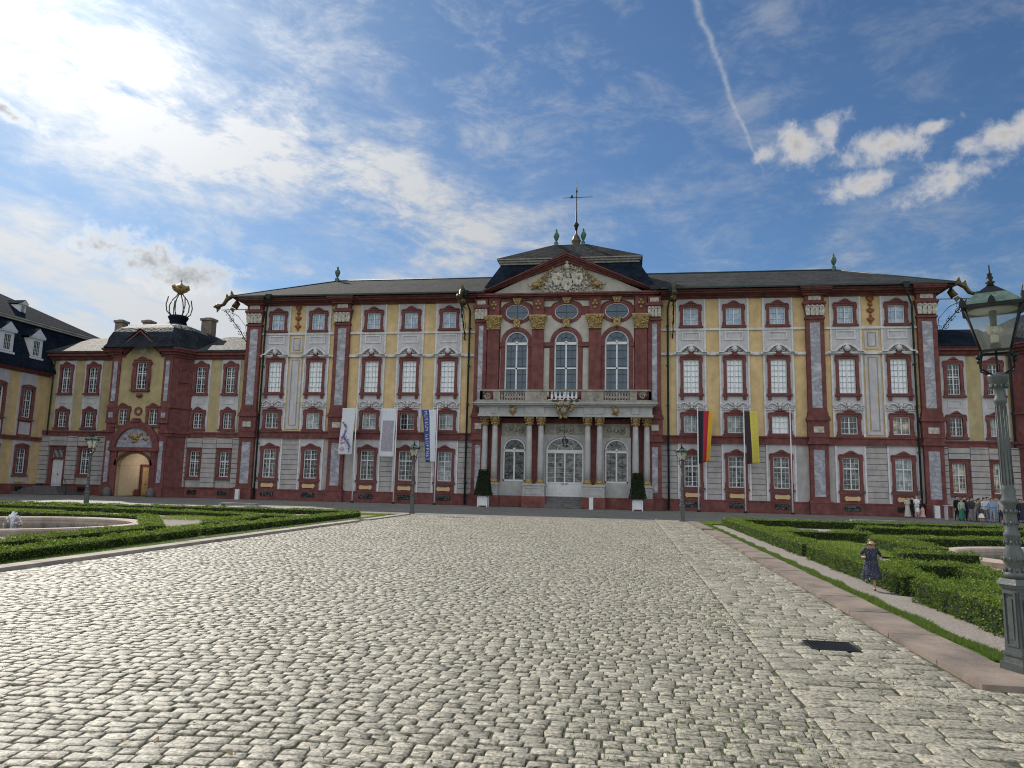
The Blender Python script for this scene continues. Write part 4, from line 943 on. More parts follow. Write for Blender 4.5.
M['lawndry']=simple('bright_parterre_lawn',(.17,.22,.035),.95,var=.3,scale=16,bump=.9,bscale=60,col2=(.09,.14,.02),detail=8)
def sheet(name,poly,z,mat):
    mb=MB(); mb.add([(x,y,z) for x,y in poly],[tuple(range(len(poly)))]); return struct(mb.build(name,mat))
sheet('ground',[(-900,-900),(900,-900),(900,900),(-900,900)],-.06,M['lawn'])
KL=lambda y:-6.72+(-25.8-y)*.0405 if y<-25.8 else -6.75   # left kerb line (outer edge of the road)
KR=8.85
sheet('forecourt_paving',[(-75,-23.3),(75,-23.3),(75,.4),(-75,.4)],-.02,M['cobfar'])
sheet('road_bed',[(KL(-100),-100),(KR+.55,-100),(KR+.55,-23.3),(KL(-23.3)-.2,-23.3)],-.0115,M['jointdirt'])
# individually set stones
def cobbles():
    V=[];Fs=[];off=0
    def stone(cx,cy,w,d,ang,tilt,h):
        # outline of 8 points, rounded rectangle with jitter
        nonlocal off
        a=w/2;b=d/2;c=min(a,b)*.28
        c=min(a,b)*.16
        P=np.array([(-a+c,-b),(a-c,-b),(a,-b+c),(a,b-c),(a-c,b),(-a+c,b),(-a,b-c),(-a,-b+c)])+rng.normal(0,.035*min(w,d),(8,2))
        ca,sa=math.cos(ang),math.sin(ang); Rm=np.array([[ca,sa],[-sa,ca]])
        out=P@Rm+(cx,cy); inn=(P*.975)@Rm+(cx,cy); inn2=(P*.93)@Rm+(cx,cy)
        zt=h+(inn2-(cx,cy))@tilt; zi=h-.004+(inn-(cx,cy))@tilt
        cen=np.array([[cx,cy,h+.001+rng.normal(0,.0022)]])
        V.append(np.vstack([np.c_[out,np.full(8,-.028)],np.c_[inn,zi],np.c_[inn2,zt+rng.normal(0,.0018,8)],cen]))
        for i in range(8):
            j=(i+1)%8
            Fs.append((off+i,off+j,off+8+j,off+8+i)); Fs.append((off+8+i,off+8+j,off+16+j,off+16+i)); Fs.append((off+16+i,off+16+j,off+24,off+24))
        off+=25
    def zone(x0f,x1f,ya,yb,dmin,dmax,wmin,wmax,wave):
        y=ya
        while y<yb:
            sc=1.0 if y<-45 else (1.0 if y<-38 else 1.12)
            d=rng.uniform(dmin,dmax)*sc; x=x0f(y)-rng.uniform(0,.14); x1=x1f(y)
            while x<x1-.06:
                w=min(rng.uniform(wmin,wmax)*sc,x1-x) if x1-x>wmin*1.4 else x1-x
                yy=y+d/2+wave(x,y); g=.006 if rng.random()<.75 else .015
                if not(7.70<x+w/2<8.24 and -56.3<yy<-55.74):
                    stone(x+w/2,yy,w-g-.004,d*rng.uniform(.9,1.0)-g,rng.normal(0,.03)+(wave(x+.3,y)-wave(x-.3,y))/.6,rng.normal(0,.017,2),rng.normal(0,.003))
                x+=w
            y+=d
    wv=lambda x,y:.13*math.sin(x*.45+y*.21)+.03*math.sin(x*1.7+y*.6+1)+.035*(x+6)
    zone(lambda y:KL(y)+.02,lambda y:7.09,-63,-23.2,.105,.145,.13,.205,wv)
    # two guide rows then larger slabs beside the kerb
    y=-63
    while y<-20:
        L=rng.uniform(.2,.34); stone(7.185,y+L/2,.18,L-.02,rng.normal(0,.03),rng.normal(0,.017,2),rng.normal(0,.003)); y+=L
    zone(lambda y:7.28,lambda y:KR-.02,-63,-21.0,.17,.27,.22,.42,lambda x,y:.04*math.sin(y*.9+x))
    zone(lambda y:KR,lambda y:12.5,-61,-57.8,.17,.27,.22,.42,lambda x,y:.03*math.sin(y*.9+x))
    V=np.vstack(V); me=bpy.data.meshes.new('cobblestones'); 
    F2=[f if f[2]!=f[3] else f[:3] for f in Fs]
    me.vertices.add(len(V)); me.vertices.foreach_set('co',V.ravel())
    lt=np.array([len(f) for f in F2]); ls=np.r_[0,np.cumsum(lt)[:-1]]
    me.loops.add(int(lt.sum())); me.loops.foreach_set('vertex_index',np.array([i for f in F2 for i in f],dtype=np.int32))
    me.polygons.add(len(F2)); me.polygons.foreach_set('loop_start',ls.astype(np.int32)); me.polygons.foreach_set('loop_total',lt.astype(np.int32))
    me.update(calc_edges=True); me.validate(); me.materials.append(M['cobblestone'])
    o=bpy.data.objects.new('cobblestone_road',me); COL.objects.link(o); return struct(o)
cobbles()
# kerbs
kb=MB(); kb.s=False
def kerbrun(mb,xf,w,y0,y1,z1,step,z0=-.1):
    y=y0
    while y<y1:
        t=min(y+step*random.uniform(.8,1.2),y1); a,b=xf(y),xf(t)
        dz=random.uniform(-.006,.006)
        mb.add([(a,y+.012,z0),(b,t-.012,z0),(b+w,t-.012,z0),(a+w,y+.012,z0),(a,y+.012,z1+dz),(b,t-.012,z1+dz),(b+w,t-.012,z1+dz),(a+w,y+.012,z1+dz)],[(0,1,2,3),(4,7,6,5),(0,4,5,1),(1,5,6,2),(2,6,7,3),(3,7,4,0)]); y=t
kerbrun(kb,lambda y:KR,.58,-56.7,-31.5,.05,1.6); kerbrun(kb,lambda y:KR,.5,-30.3,-23.0,.05,1.6); kb.box(KR,KR+1.35,-57.72,-56.71,-.1,.052)
struct(kb.build('kerb',M['kerb']))
kb=MB(); kerbrun(kb,lambda y:KL(y)-.4,.4,-63,-32.6,.075,1.8); kerbrun(kb,lambda y:KL(y)-.4,.4,-31.4,-23.8,.06,1.8); struct(kb.build('kerb',M['kerb2']))
# parterre beds
sheet('road_bed',[(KR+.5,-100),(40,-100),(40,-57.75),(KR+.5,-57.75)],-.0115,M['jointdirt'])
sheet('gravel_path',[(KR+.5,-57.72),(40,-57.72),(40,-23.0),(KR+.5,-23.0)],.012,M['gravel'])
sheet('gravel_path',[(KL(-100)-.5,-100),(KL(-24)-.5,-23.9),(-45,-23.9),(-45,-100)],.012,M['gravel'])
sheet('grass_verge',[(KR+.56,-56.6),(KR+.86,-56.6),(KR+.84,-30),(KR+.95,-23),(KR+.5,-23),(KR+.5,-31)],.03,M['lawn'])
sheet('grass_verge',[(KL(-63)-.5,-63),(KL(-23.9)-.5,-23.9),(KL(-23.9)-1.0,-23.9),(KL(-63)-1.1,-63)],.03,M['lawn'])
for q in ([(10.95,-57.6),(12.05,-57.6),(12.05,-49.1),(10.95,-49.1)],[(10.9,-43.3),(13.4,-43.3),(13.4,-27),(10.9,-27)],[(9.4,-26),(40,-26),(40,-22.6),(9.4,-22.6)],[(12.5,-57.7),(24,-57.7),(24,-49),(12.5,-49)],[(14.9,-38.2),(30,-38.2),(30,-28),(14.9,-28)]):
    sheet('lawn',q,.06,M['lawndry'])
for q in ([(-10.2,-41.5),(-8.6,-43.5),(-8.9,-30),(-16,-30),(-11,-37.5)],[(-9.6,-62),(-9.6,-49.),(-13,-50),(-18,-52),(-18,-62)],[(-40,-28.3),(-7.3,-25.6),(-7.3,-24.2),(-40,-25.0)],[(-22,-38),(-22,-30),(-40,-30),(-40,-38)]):
    sheet('lawn',q,.06,M['lawndry'])
# grass blades along the verges (stuff) and tufts between stones
def blades(name,pts,h,w,mat,label,cat,seg=1):
    n=len(pts); a=rng.uniform(0,2*PI,n); hh=h*rng.uniform(.5,1.3,n); ww=w*rng.uniform(.7,1.3,n); P=np.asarray(pts)
    dx=np.cos(a)*ww/2; dy=np.sin(a)*ww/2; lx=rng.normal(0,.45,n)*hh; ly=rng.normal(0,.45,n)*hh
    V=np.zeros((n,3,3)); V[:,0]=P-np.c_[dx,dy,np.zeros(n)]; V[:,1]=P+np.c_[dx,dy,np.zeros(n)]; V[:,2]=P+np.c_[lx,ly,hh]
    return tri_obj(name,V,mat,label,cat,'stuff')
def tri_obj(name,V,mat,label=None,cat=None,kind=None,parent=None):
    n,k=V.shape[:2]; me=bpy.data.meshes.new(name); me.vertices.add(n*k); me.vertices.foreach_set('co',V.reshape(-1)); me.loops.add(n*k); me.loops.foreach_set('vertex_index',np.arange(n*k,dtype=np.int32))
    me.polygons.add(n); me.polygons.foreach_set('loop_start',(np.arange(n)*k).astype(np.int32)); me.polygons.foreach_set('loop_total',np.full(n,k,np.int32)); me.update(calc_edges=True); me.materials.append(mat)
    o=bpy.data.objects.new(name,me); COL.objects.link(o)
    if parent: o.parent=parent
    return tag(o,label,cat,None,kind)
def leafmat(name,c1,c2,tr=.35):
    m,nt,b=nmat(name); g=node(nt,'ShaderNodeNewGeometry'); r=node(nt,'ShaderNodeValToRGB'); r.color_ramp.elements[0].color=(*c1,1); r.color_ramp.elements[1].color=(*c2,1)
    link(nt,g.outputs['Random Per Island'],r.inputs[0]); link(nt,r.outputs[0],b.inputs['Base Color']); b.inputs['Roughness'].default_value=.55; b.inputs['Specular IOR Level'].default_value=.3
    t=node(nt,'ShaderNodeBsdfTranslucent'); link(nt,r.outputs[0],t.inputs[0]); mx=node(nt,'ShaderNodeMixShader'); mx.inputs[0].default_value=tr
    out=nt.nodes['Material Output']; link(nt,b.outputs[0],mx.inputs[1]); link(nt,t.outputs[0],mx.inputs[2]); link(nt,mx.outputs[0],out.inputs[0]); return m
M['grassb']=leafmat('grass_blades',(.05,.11,.012),(.19,.26,.05),.4)
M['grasslit']=leafmat('lawn_blades',(.10,.17,.02),(.28,.33,.07),.45)
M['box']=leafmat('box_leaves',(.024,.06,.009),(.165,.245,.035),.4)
M['boxlit']=leafmat('sunlit_box_tips',(.055,.115,.013),(.25,.33,.05),.45)  # lighter leaf colour with the sunlight on hedge tops put into it
M['boxcore']=simple('box_twigs',(.012,.022,.006),.95,bump=0)
pts=[]
n=26000; y=-56.6+33*rng.random(n)**1.7; x=KR+.60+.24*rng.random(n)+.05*np.sin(y*3); pts=np.c_[x,y,np.full(n,.03)]
blades('verge_grass',pts,.05,.008,M['grassb'],'narrow strip of grass between the right kerb and the gravel','grass')
n=9000; y=-60+36*rng.random(n)**1.3; x=np.array([KL(t) for t in y])-.55-.5*rng.random(n); blades('verge_grass',np.c_[x,y,np.full(n,.03)],.05,.011,M['grassb'],'strip of grass between the left kerb and the hedges','grass')
# weeds in the joints, denser in drifts near the gutter
n=16000; y=-62+30*rng.random(n)**2; x=np.where(rng.random(n)<.55,rng.normal(6.7,.9,n),rng.uniform(-6,8.6,n)); k=(np.sin(x*1.9+y*.8)+np.sin(y*1.3-x*.7+2)>.35)&(x<KR-.05); x=x[k];y=y[k]
blades('joint_weeds',np.c_[x,y,np.full(len(x),-.008)],.030,.012,M['grassb'],'sparse green weeds growing in the joints of the cobblestones','weeds')
def lawn_blades(poly_list,dens,label):
    P=[]
    for (x0,x1,y0,y1) in poly_list:
        n=int((x1-x0)*(y1-y0)*dens); P.append(np.c_[rng.uniform(x0,x1,n),rng.uniform(y0,y1,n),np.full(n,.06)])
    blades('lawn_grass',np.vstack(P),.06,.03,M['grasslit'],label,'grass')
lawn_blades([(10.95,12.05,-57.5,-49.1),(10.9,13.4,-43.3,-27),(9.4,30,-26,-22.6),(12.5,20,-58,-49),(14.9,26,-38.2,-28)],260,'short sunlit lawn inside the right-hand hedge pattern')
lawn_blades([(-10.5,-8.8,-43,-38),(-15,-8.9,-37,-30.5),(-16,-9.6,-60,-51),(-40,-7.4,-27.5,-25.2),(-36,-22,-38,-30)],200,'short sunlit lawn inside the left-hand hedge pattern')
# hedges: leaves over a rough core
def hedge(path,w,h,label,group,leaf=.03,dens=1500,z=.0):
    """path: list of (x,y); boxes of width w along it, clipped leaves spread on the surface"""
    c0=path[0]; root=thing('box_hedge',label,'hedge',(c0[0],c0[1],0),0,group)
    core=MB(); Vs=[]
    for (xa,ya),(xb,yb) in zip(path,path[1:]):
        L=math.hypot(xb-xa,yb-ya); ux,uy=(xb-xa)/L,(yb-ya)/L; nx,ny=-uy,ux; i=.04
        q=[(xa+ux*i+nx*(w/2-i),ya+uy*i+ny*(w/2-i)),(xa+ux*i-nx*(w/2-i),ya+uy*i-ny*(w/2-i)),(xb-ux*i-nx*(w/2-i),yb-uy*i-ny*(w/2-i)),(xb-ux*i+nx*(w/2-i),yb-uy*i+ny*(w/2-i))]
        q=[(a-c0[0],b-c0[1]) for a,b in q]
        core.add([(a,b,z) for a,b in q]+[(a,b,h-.04) for a,b in q],[(0,1,2,3),(7,6,5,4)]+[(k,k+4,(k+1)%4+4,(k+1)%4) for k in range(4)])
        A=2*L*h+L*w+2*w*h; n=int(A*dens); 
        r=rng.random(n)*A; s=rng.random(n)*L; t=(rng.random(n)-.5)*w; zz=rng.random(n)*h
        side=np.where(r<L*h,0,np.where(r<2*L*h,1,np.where(r<2*L*h+L*w,2,np.where(r<2*L*h+L*w+w*h,3,4))))
        t=np.where(side==0,w/2,np.where(side==1,-w/2,t)); zz=np.where(side==2,h,zz); s=np.where(side==3,0,np.where(side==4,L,s))
        wob=.018*np.sin(s*5.1+zz*7)+.02*np.sin(s*2.3+1.3)+rng.normal(0,.02,n)+.025*np.sin(s*11+zz*13+xa)*np.sin(zz*17+s*3)
        keep=(np.sin(s*7.3+xa*3)*np.sin(zz*11+t*9+s*2.1)+rng.normal(0,.35,n))<.78
        t=np.where(side<2,t+np.sign(t)*wob,t); zz=np.where(side==2,zz+wob+.012*np.sin(t*9),zz); s=np.where(side>2,s+np.where(side==3,-1,1)*wob,s)
        P=np.c_[xa-c0[0]+ux*s+nx*t,ya-c0[1]+uy*s+ny*t,z+zz]
        a=rng.normal(0,1,(n,3)); a/=np.linalg.norm(a,axis=1)[:,None]; b=np.cross(a,rng.normal(0,1,(n,3))); b/=np.linalg.norm(b,axis=1)[:,None]
        l=leaf*rng.uniform(.6,1.3,(n,1)); Vs.append(np.stack([P-a*l*.5,P+b*l*.32,P+a*l*.5,P-b*l*.32],1)[keep])
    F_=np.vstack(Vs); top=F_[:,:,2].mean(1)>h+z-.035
    tri_obj('foliage',F_[~top],M['box'],parent=root); tri_obj('sunlit_tops',F_[top],M['boxlit'],parent=root); core.build('hedge_core',M['boxcore'],root)  # top leaves take the lighter colour that stands in for sunlight
    return root
GRP='clipped box hedges of the parterre'; H=.38
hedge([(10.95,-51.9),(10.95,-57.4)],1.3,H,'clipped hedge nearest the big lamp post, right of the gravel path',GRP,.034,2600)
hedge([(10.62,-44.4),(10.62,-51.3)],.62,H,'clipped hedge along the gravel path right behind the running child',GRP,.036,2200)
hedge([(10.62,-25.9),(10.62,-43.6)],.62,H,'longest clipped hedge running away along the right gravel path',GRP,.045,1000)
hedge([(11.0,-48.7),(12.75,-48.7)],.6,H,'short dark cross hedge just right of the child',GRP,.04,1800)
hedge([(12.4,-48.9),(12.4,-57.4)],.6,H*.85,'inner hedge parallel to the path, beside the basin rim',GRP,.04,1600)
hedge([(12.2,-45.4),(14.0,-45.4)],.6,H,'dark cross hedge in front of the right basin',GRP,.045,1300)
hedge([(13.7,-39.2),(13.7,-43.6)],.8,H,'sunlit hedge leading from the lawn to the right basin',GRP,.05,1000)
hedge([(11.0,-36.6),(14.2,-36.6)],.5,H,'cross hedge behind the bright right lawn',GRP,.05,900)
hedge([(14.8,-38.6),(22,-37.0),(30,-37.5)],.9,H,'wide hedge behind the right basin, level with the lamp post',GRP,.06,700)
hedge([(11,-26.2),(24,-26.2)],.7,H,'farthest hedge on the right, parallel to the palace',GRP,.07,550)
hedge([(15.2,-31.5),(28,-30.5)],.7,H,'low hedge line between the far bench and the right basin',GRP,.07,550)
hl=.26
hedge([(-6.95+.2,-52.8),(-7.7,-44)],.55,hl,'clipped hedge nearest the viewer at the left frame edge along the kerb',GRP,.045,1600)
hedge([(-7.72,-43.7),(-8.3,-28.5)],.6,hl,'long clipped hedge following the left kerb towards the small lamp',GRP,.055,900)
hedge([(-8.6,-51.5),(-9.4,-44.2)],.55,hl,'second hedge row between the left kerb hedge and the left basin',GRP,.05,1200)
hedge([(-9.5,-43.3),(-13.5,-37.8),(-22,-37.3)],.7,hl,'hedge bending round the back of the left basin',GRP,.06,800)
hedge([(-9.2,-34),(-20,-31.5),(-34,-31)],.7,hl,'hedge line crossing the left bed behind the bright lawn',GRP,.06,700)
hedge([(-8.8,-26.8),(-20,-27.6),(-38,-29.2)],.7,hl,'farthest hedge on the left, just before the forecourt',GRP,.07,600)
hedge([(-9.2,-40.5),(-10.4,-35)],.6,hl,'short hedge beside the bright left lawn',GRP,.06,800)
# basins
M['water']=simple('dark_basin_water',(.012,.016,.016),.06,var=.1,bump=.25,bscale=6,spec=.5)
M['rim']=simple('pale_pink_basin_stone',(.46,.37,.31),.85,var=.15,bump=.3,stain=.2)
def basin(x,y,r,label):
    t=thing('fountain_basin',label,'fountain',(x,y,0)); m=MB(); n=64
    P=[(r-.45,-.05),(r-.45,.16),(r-.38,.2),(r,.2),(r+.05,.15),(r,.0),(r,-.05)]
    vs=[(a*math.cos(2*PI*i/n),a*math.sin(2*PI*i/n),z) for i in range(n) for a,z in P]; k=len(P)
    m.add(vs,[(i*k+j,((i+1)%n)*k+j,((i+1)%n)*k+j+1,i*k+j+1) for i in range(n) for j in range(k-1)]); m.build('basin_rim',M['rim'],t)
    w=MB(); w.add([((r-.44)*math.cos(2*PI*i/n),(r-.44)*math.sin(2*PI*i/n),.085) for i in range(n)],[tuple(range(n))]); w.build('water_surface',M['water'],t); return t
basin(18.4,-43.4,4.2,'round stone fountain basin right of the child, partly behind the big lamp post')
basin(-14.7,-43.3,4.1,'round stone fountain basin with a small jet, at the left edge')
def foam(): 
    m,nt,b=nmat('white_foaming_water'); b.inputs['Base Color'].default_value=(.85,.88,.9,1); b.inputs['Roughness'].default_value=.3; b.inputs['Alpha'].default_value=.85; return m
M['foam']=foam(); j=MB(); j.T=Matrix.Diagonal((.7,.7,.75,1)); j.lathe([(.1,.03),(.08,.3),(.14,.55),(.05,.72)],0,0,10); rr=random.Random(1)
for k in range(46): a=rr.random()*6.3; t=rr.random(); j.ball((math.cos(a)*.45*t+.0,math.sin(a)*.45*t,.62-.55*t*t+rr.uniform(-.05,.08)),rr.uniform(.02,.05),4,6)
tag(j.build('water_jet',M['foam'],None,(-14.6,-43.3,0)),'small white water jet bubbling in the left basin','water jet')
# drain grate in the gutter
g=MB(); cx,cy=7.97,-56.02; g.T=Matrix.Translation((cx,cy,0)); g.T=g.T@Matrix.Diagonal((.76,.8,1,1)); g.box(-.34,.34,-.32,.32,-.03,-.022)
for s in(-1,1): g.box(-.35,.35,s*.31-.02,s*.31+.02,-.03,.008); g.box(s*.33-.02,s*.33+.02,-.29,.29,-.03,.008)
for k in range(13): g.box(-.31,.31,-.29+.048*k-.009,-.29+.048*k+.009,-.022,.004)
for k in range(13): g.box(-.31+.051*k-.008,-.31+.051*k+.008,-.29,.29,-.022,.0055)
tag(g.build('drain_grate',M['iron']),'black iron drain grate set in the cobbles near the right kerb','drain grate')
# low benches
def bench(x,y,L,lab):
    m=thing('garden_bench',lab,'bench',(x,y,0)); a=MB(); a.box(-L/2,L/2,-.22,.22,.34,.42); a.build('seat',M['stonegrey'],m)
    for s in(-1,1): b=MB(); b.prism([(s*L/2-.12,0),(s*L/2+.12,0),(s*L/2+.04,.34),(s*L/2-.12,.34)],-.2,.2); b.build('leg',M['portalstone'],m)
bench(-17.0,-24.4,2.2,'low grey stone bench behind the left hedges'); bench(18.2,-23.6,2.2,'low dark stone bench behind the right hedges')

# fallen leaves and grit scattered on the stones
n=900; x=rng.uniform(-6,8.8,n); y=-62+34*rng.random(n)**1.6; a=rng.uniform(0,6.28,n); l=rng.uniform(.012,.035,n)
P_=np.c_[x,y,np.full(n,.012)]; d1=np.c_[np.cos(a)*l,np.sin(a)*l,rng.uniform(-.3,.5,n)*l]; d2=np.c_[-np.sin(a)*l*.6,np.cos(a)*l*.6,rng.uniform(-.2,.5,n)*l]
tri_obj('fallen_leaves',np.stack([P_-d1,P_+d2,P_+d1,P_-d2],1),leafmat('dry_leaf',(.06,.035,.012),(.28,.19,.07),.2),'tiny dry leaves scattered over the cobblestones','leaves','stuff')
# ------------------------------------------------------------------ STREET LAMPS
M['lampgrey']=simple('grey_green_cast_iron',(.10,.115,.115),.45,.25,var=.12,scale=9,bump=.2,bscale=40,stain=.3)
M['lampwhite']=simple('white_enamel_reflector',(.7,.72,.68),.5,bump=0,var=.03)
def clearglass():
    m,nt,b=nmat('thin_clear_glass'); out=nt.nodes['Material Output']; t=node(nt,'ShaderNodeBsdfTransparent'); t.inputs[0].default_value=(.93,.96,.95,1); g=node(nt,'ShaderNodeBsdfGlossy'); g.inputs['Roughness'].default_value=.05
    f=node(nt,'ShaderNodeFresnel'); f.inputs[0].default_value=1.5; mx=node(nt,'ShaderNodeMixShader'); link(nt,f.outputs[0],mx.inputs[0]); link(nt,t.outputs[0],mx.inputs[1]); link(nt,g.outputs[0],mx.inputs[2])
    d=node(nt,'ShaderNodeBsdfTranslucent'); d.inputs[0].default_value=(.8,.8,.75,1); m2=node(nt,'ShaderNodeMixShader'); m2.inputs[0].default_value=.28; link(nt,mx.outputs[0],m2.inputs[1]); link(nt,d.outputs[0],m2.inputs[2]); link(nt,m2.outputs[0],out.inputs[0]); return m
M['glass']=clearglass()
M['verdi']=simple('pale_verdigris_roof',(.13,.20,.165),.5,.2,var=.25,scale=12,bump=.2)
M['bulb']=simple('milky_gas_mantles',(.85,.80,.66),.5,var=.03,bump=0)
def lamp_meshes():
    D={}
    m=MB(); m.box(-.14,.14,-.14,.14,0,.09); m.frus((-.115,.115,-.115,.115),(-.105,.105,-.105,.105),.09,.16); m.frus((-.12,.12,-.12,.12),(-.12,.12,-.12,.12),.16,.19)
    m.frus((-.1,.1,-.1,.1),(-.088,.088,-.088,.088),.19,.84); m.box(-.105,.105,-.105,.105,.84,.87); m.frus((-.12,.12,-.12,.12),(-.1,.1,-.1,.1),.87,.93)
    for k in range(4):
        m.T=Matrix.Rotation(k*PI/2,4,'Z')
        for a,b,c,d in((-.075,-.055,.25,.8),(.055,.075,.25,.8),(-.055,.055,.25,.27),(-.055,.055,.78,.8)): m.box(a,b,-.106,-.09,c,d)
        m.box(-.03,.03,-.102,-.09,.32,.73)
    D['base']=m.mesh('base',[M['lampgrey']])
    m=MB(); m.lathe([(.1,.93),(.105,.98),(.085,1.0),(.08,1.06),(.095,1.09),(.1,1.15),(.07,1.25),(.062,1.33),(.078,1.36),(.078,1.39),(.06,1.42),(.062,1.55),(.056,1.68),(.078,1.71),(.078,1.74),(.06,1.78),(.07,1.84),(.055,1.88),(.052,2.3),(.047,2.75),(.062,2.78),(.062,2.81),(.046,2.84),(.05,2.92),(.085,3.0),(.1,3.05),(.1,3.08),(.04,3.1)],n=20)
    for k in range(10):
        a=2*PI*k/10
        for z,r in((1.02,.092),(1.13,.1),(1.3,.07),(1.5,.063),(1.62,.06),(2.95,.075)): m.ball((r*math.cos(a+z),r*math.sin(a+z),z),.014,4,6,sz=1.8)
        m.tube([(.056*math.cos(a),.056*math.sin(a),1.9),(.049*math.cos(a),.049*math.sin(a),2.74)],.006,4)
    D['pole']=m.mesh('pole',[M['lampgrey']])
    m=MB(); b,t=.13,.25
    for sx in(-1,1):
        for sy in(-1,1): m.tube([(sx*.06,sy*.06,3.08),(sx*.15,sy*.15,3.14),(sx*.15,sy*.15,3.24),(sx*b,sy*b,3.33)],.011,5); m.tube([(sx*b,sy*b,3.33),(sx*t,sy*t,3.80)],.011,5); 
        for sy in(-1,1): m.ball((sx*.16,sy*.16,3.26),.03,5,7)
    for k in range(4):
        m.T=Matrix.Rotation(k*PI/2,4,'Z'); m.box(-b,b,-b-.012,-b+.012,3.32,3.345); m.box(-t-.02,t+.02,-t-.03,-t+.01,3.79,3.83)
        m.prism([(-t-.05,3.8),(-t+.03,3.8),(-t+.02,3.85),(-t-.02,3.92),(-t-.04,3.86)],-t-.035,-t-.015); m.prism([(-.04,3.82),(.04,3.82),(.025,3.88),(0,3.91),(-.025,3.88)],-t-.035,-t-.015)
    m.T=Matrix.Identity(4); m.tube([(0,0,3.05),(0,0,3.36)],.012,6)
    D['cage']=m.mesh('lantern_frame',[M['iron']])
    m=MB(); m.frus((-.27,.27,-.27,.27),(-.14,.14,-.14,.14),3.83,3.97); D['roof']=m.mesh('lantern_roof',[M['verdi']])
    m=MB(); m.frus((-.145,.145,-.145,.145),(-.12,.12,-.12,.12),3.965,3.985); m.frus((-.12,.12,-.12,.12),(-.04,.04,-.04,.04),3.985,4.06); m.lathe([(.045,4.06),(.03,4.09),(.05,4.11),(.02,4.13),(.035,4.16),(.018,4.19),(.03,4.2),(.01,4.22),(.008,4.3),(.002,4.31)],n=10); D['finial']=m.mesh('finial',[M['iron']])
    m=MB()
    for k in range(4): m.T=Matrix.Rotation(k*PI/2,4,'Z'); m.add([(-b+.01,-b,3.345),(b-.01,-b,3.345),(t-.01,-t+.012,3.79),(-t+.01,-t+.012,3.79)],[(0,1,2,3)])
    D['glass']=m.mesh('lantern_glass',[M['glass']])
    m=MB(); m.mi=0; m.lathe([(.23,3.79),(.22,3.795),(.06,3.80)],n=20); m.mi=1; m.lathe([(.035,3.42),(.04,3.5),(.03,3.52)],n=10); 
    m.mi=2; m.lathe([(.03,3.62),(.035,3.79)],n=10)
    m.mi=1
    for k in range(5): a=2*PI*k/5; m.ball((.045*math.cos(a),.045*math.sin(a),3.57+.012*(k%2)),.034,5,7,sz=1.2)
    m.mi=2; m.lathe([(.05,3.36),(.055,3.4),(.03,3.44)],n=10)
    D['burner']=m.mesh('burner',[M['lampwhite'],M['bulb'],M['lampgrey']])
    return D
LD=lamp_meshes()
def street_lamp(x,y,z,label,rb,rl,tilt=0,s=1,sx=1):
    t=thing('street_lamp',label,'street lamp',(x,y,z),0,'cast iron lanterns of the court'); t.scale=(s*sx,s*sx,s); t.rotation_euler=(0,tilt,0)
    inst('base',LD['base'],t,rz=rb); p=inst('pole',LD['pole'],t,rz=rb)
    c=inst('lantern',LD['cage'],t,rz=rl); inst('lantern_roof',LD['roof'],c); inst('finial',LD['finial'],c); inst('lantern_glass',LD['glass'],c); inst('burner',LD['burner'],c)
    return t
street_lamp(9.52,-57.04,.045,'big grey cast iron lamp post in the right foreground with a glazed lantern',R_(20),R_(-24.6),R_(-.95),.965,1.02)
street_lamp(-7.35,-21.6,-.02,'small distant lamp post in front of the banners, left of the palace entrance',R_(10),R_(10),0,1.03,1.1)
street_lamp(8.55,-22.2,-.02,'small distant lamp post right of the palace entrance beside the black-red-gold flag',R_(10),R_(10),0,1.03,1.1)
street_lamp(-25.6,-26.2,-.02,'distant lamp post at the left before the gatehouse passage',R_(30),R_(30),0,1.03,1.15)
# ------------------------------------------------------------------ FLAGPOLES, FLAGS, BANNERS
M['pole']=simple('white_flagpole',(.66,.67,.68),.4,var=.03,bump=0)
for x,l in((-18.9,'white flagpole carrying the banner with the blue floral figure'),(-15.08,'white flagpole carrying the grey patterned banner'),(-11.33,'white flagpole carrying the blue and white lettered banner'),(11.27,'white flagpole carrying the black-red-gold flag'),(15.02,'white flagpole carrying the black and yellow flag'),(18.72,'white flagpole without any flag, at the right')):
    t=thing('flagpole',l,'flagpole',(x,-1.5,-.02),0,'flagpoles along the palace front'); m=MB(); m.lathe([(.06,0),(.055,4),(.04,8.6)],n=10); m.build('mast',M['pole'],t); m=MB(); m.lathe([(.045,8.6),(.07,8.65),(.05,8.72),(.01,8.74)],n=8); m.build('cap',M['pole'],t)
    m=MB(); m.lathe([(.14,0),(.14,.12),(.09,.16)],n=10); m.build('foot',M['iron'],t)
def cloth(name,label,cat,x0,x1,z0,z1,mats,split,fold=.08,lean=0,narrow=0,y=-1.5,zb=None,swing=0):
    """hanging cloth built as a waving grid; split = material index by column fraction"""
    nx,nz=20,36; mb=MB(); V=[]
    for j in range(nz+1):
        t=j/nz
        for i in range(nx+1):
            u=i/nx; w=(x1-x0)*(1-narrow*t**.7); xa=x0 if lean==0 else x0
            if lean>=0: x=x0+u*w+swing*t
            else: x=x1-(1-u)*w+swing*t
            zz=z1-(z1-z0)*t - (zb*abs(u if lean>=0 else 1-u)*t if zb else 0)
            V.append((x,y+fold*math.sin(u*9+t*1.5)*(.3+.7*t)+.05*math.sin(t*6+u*2),zz))
    F=[];mi=[]
    for j in range(nz):
        for i in range(nx): o=j*(nx+1)+i; F.append((o,o+nx+1,o+nx+2,o+1)); mi.append(split((i+.5)/nx,(j+.5)/nz))
    mb.s=True; mb.add(V,F); mb.m=mi
    o=mb.build(name,mats); tag(o,label,cat); sol=o.modifiers.new('t','SOLIDIFY'); sol.thickness=.012; return o
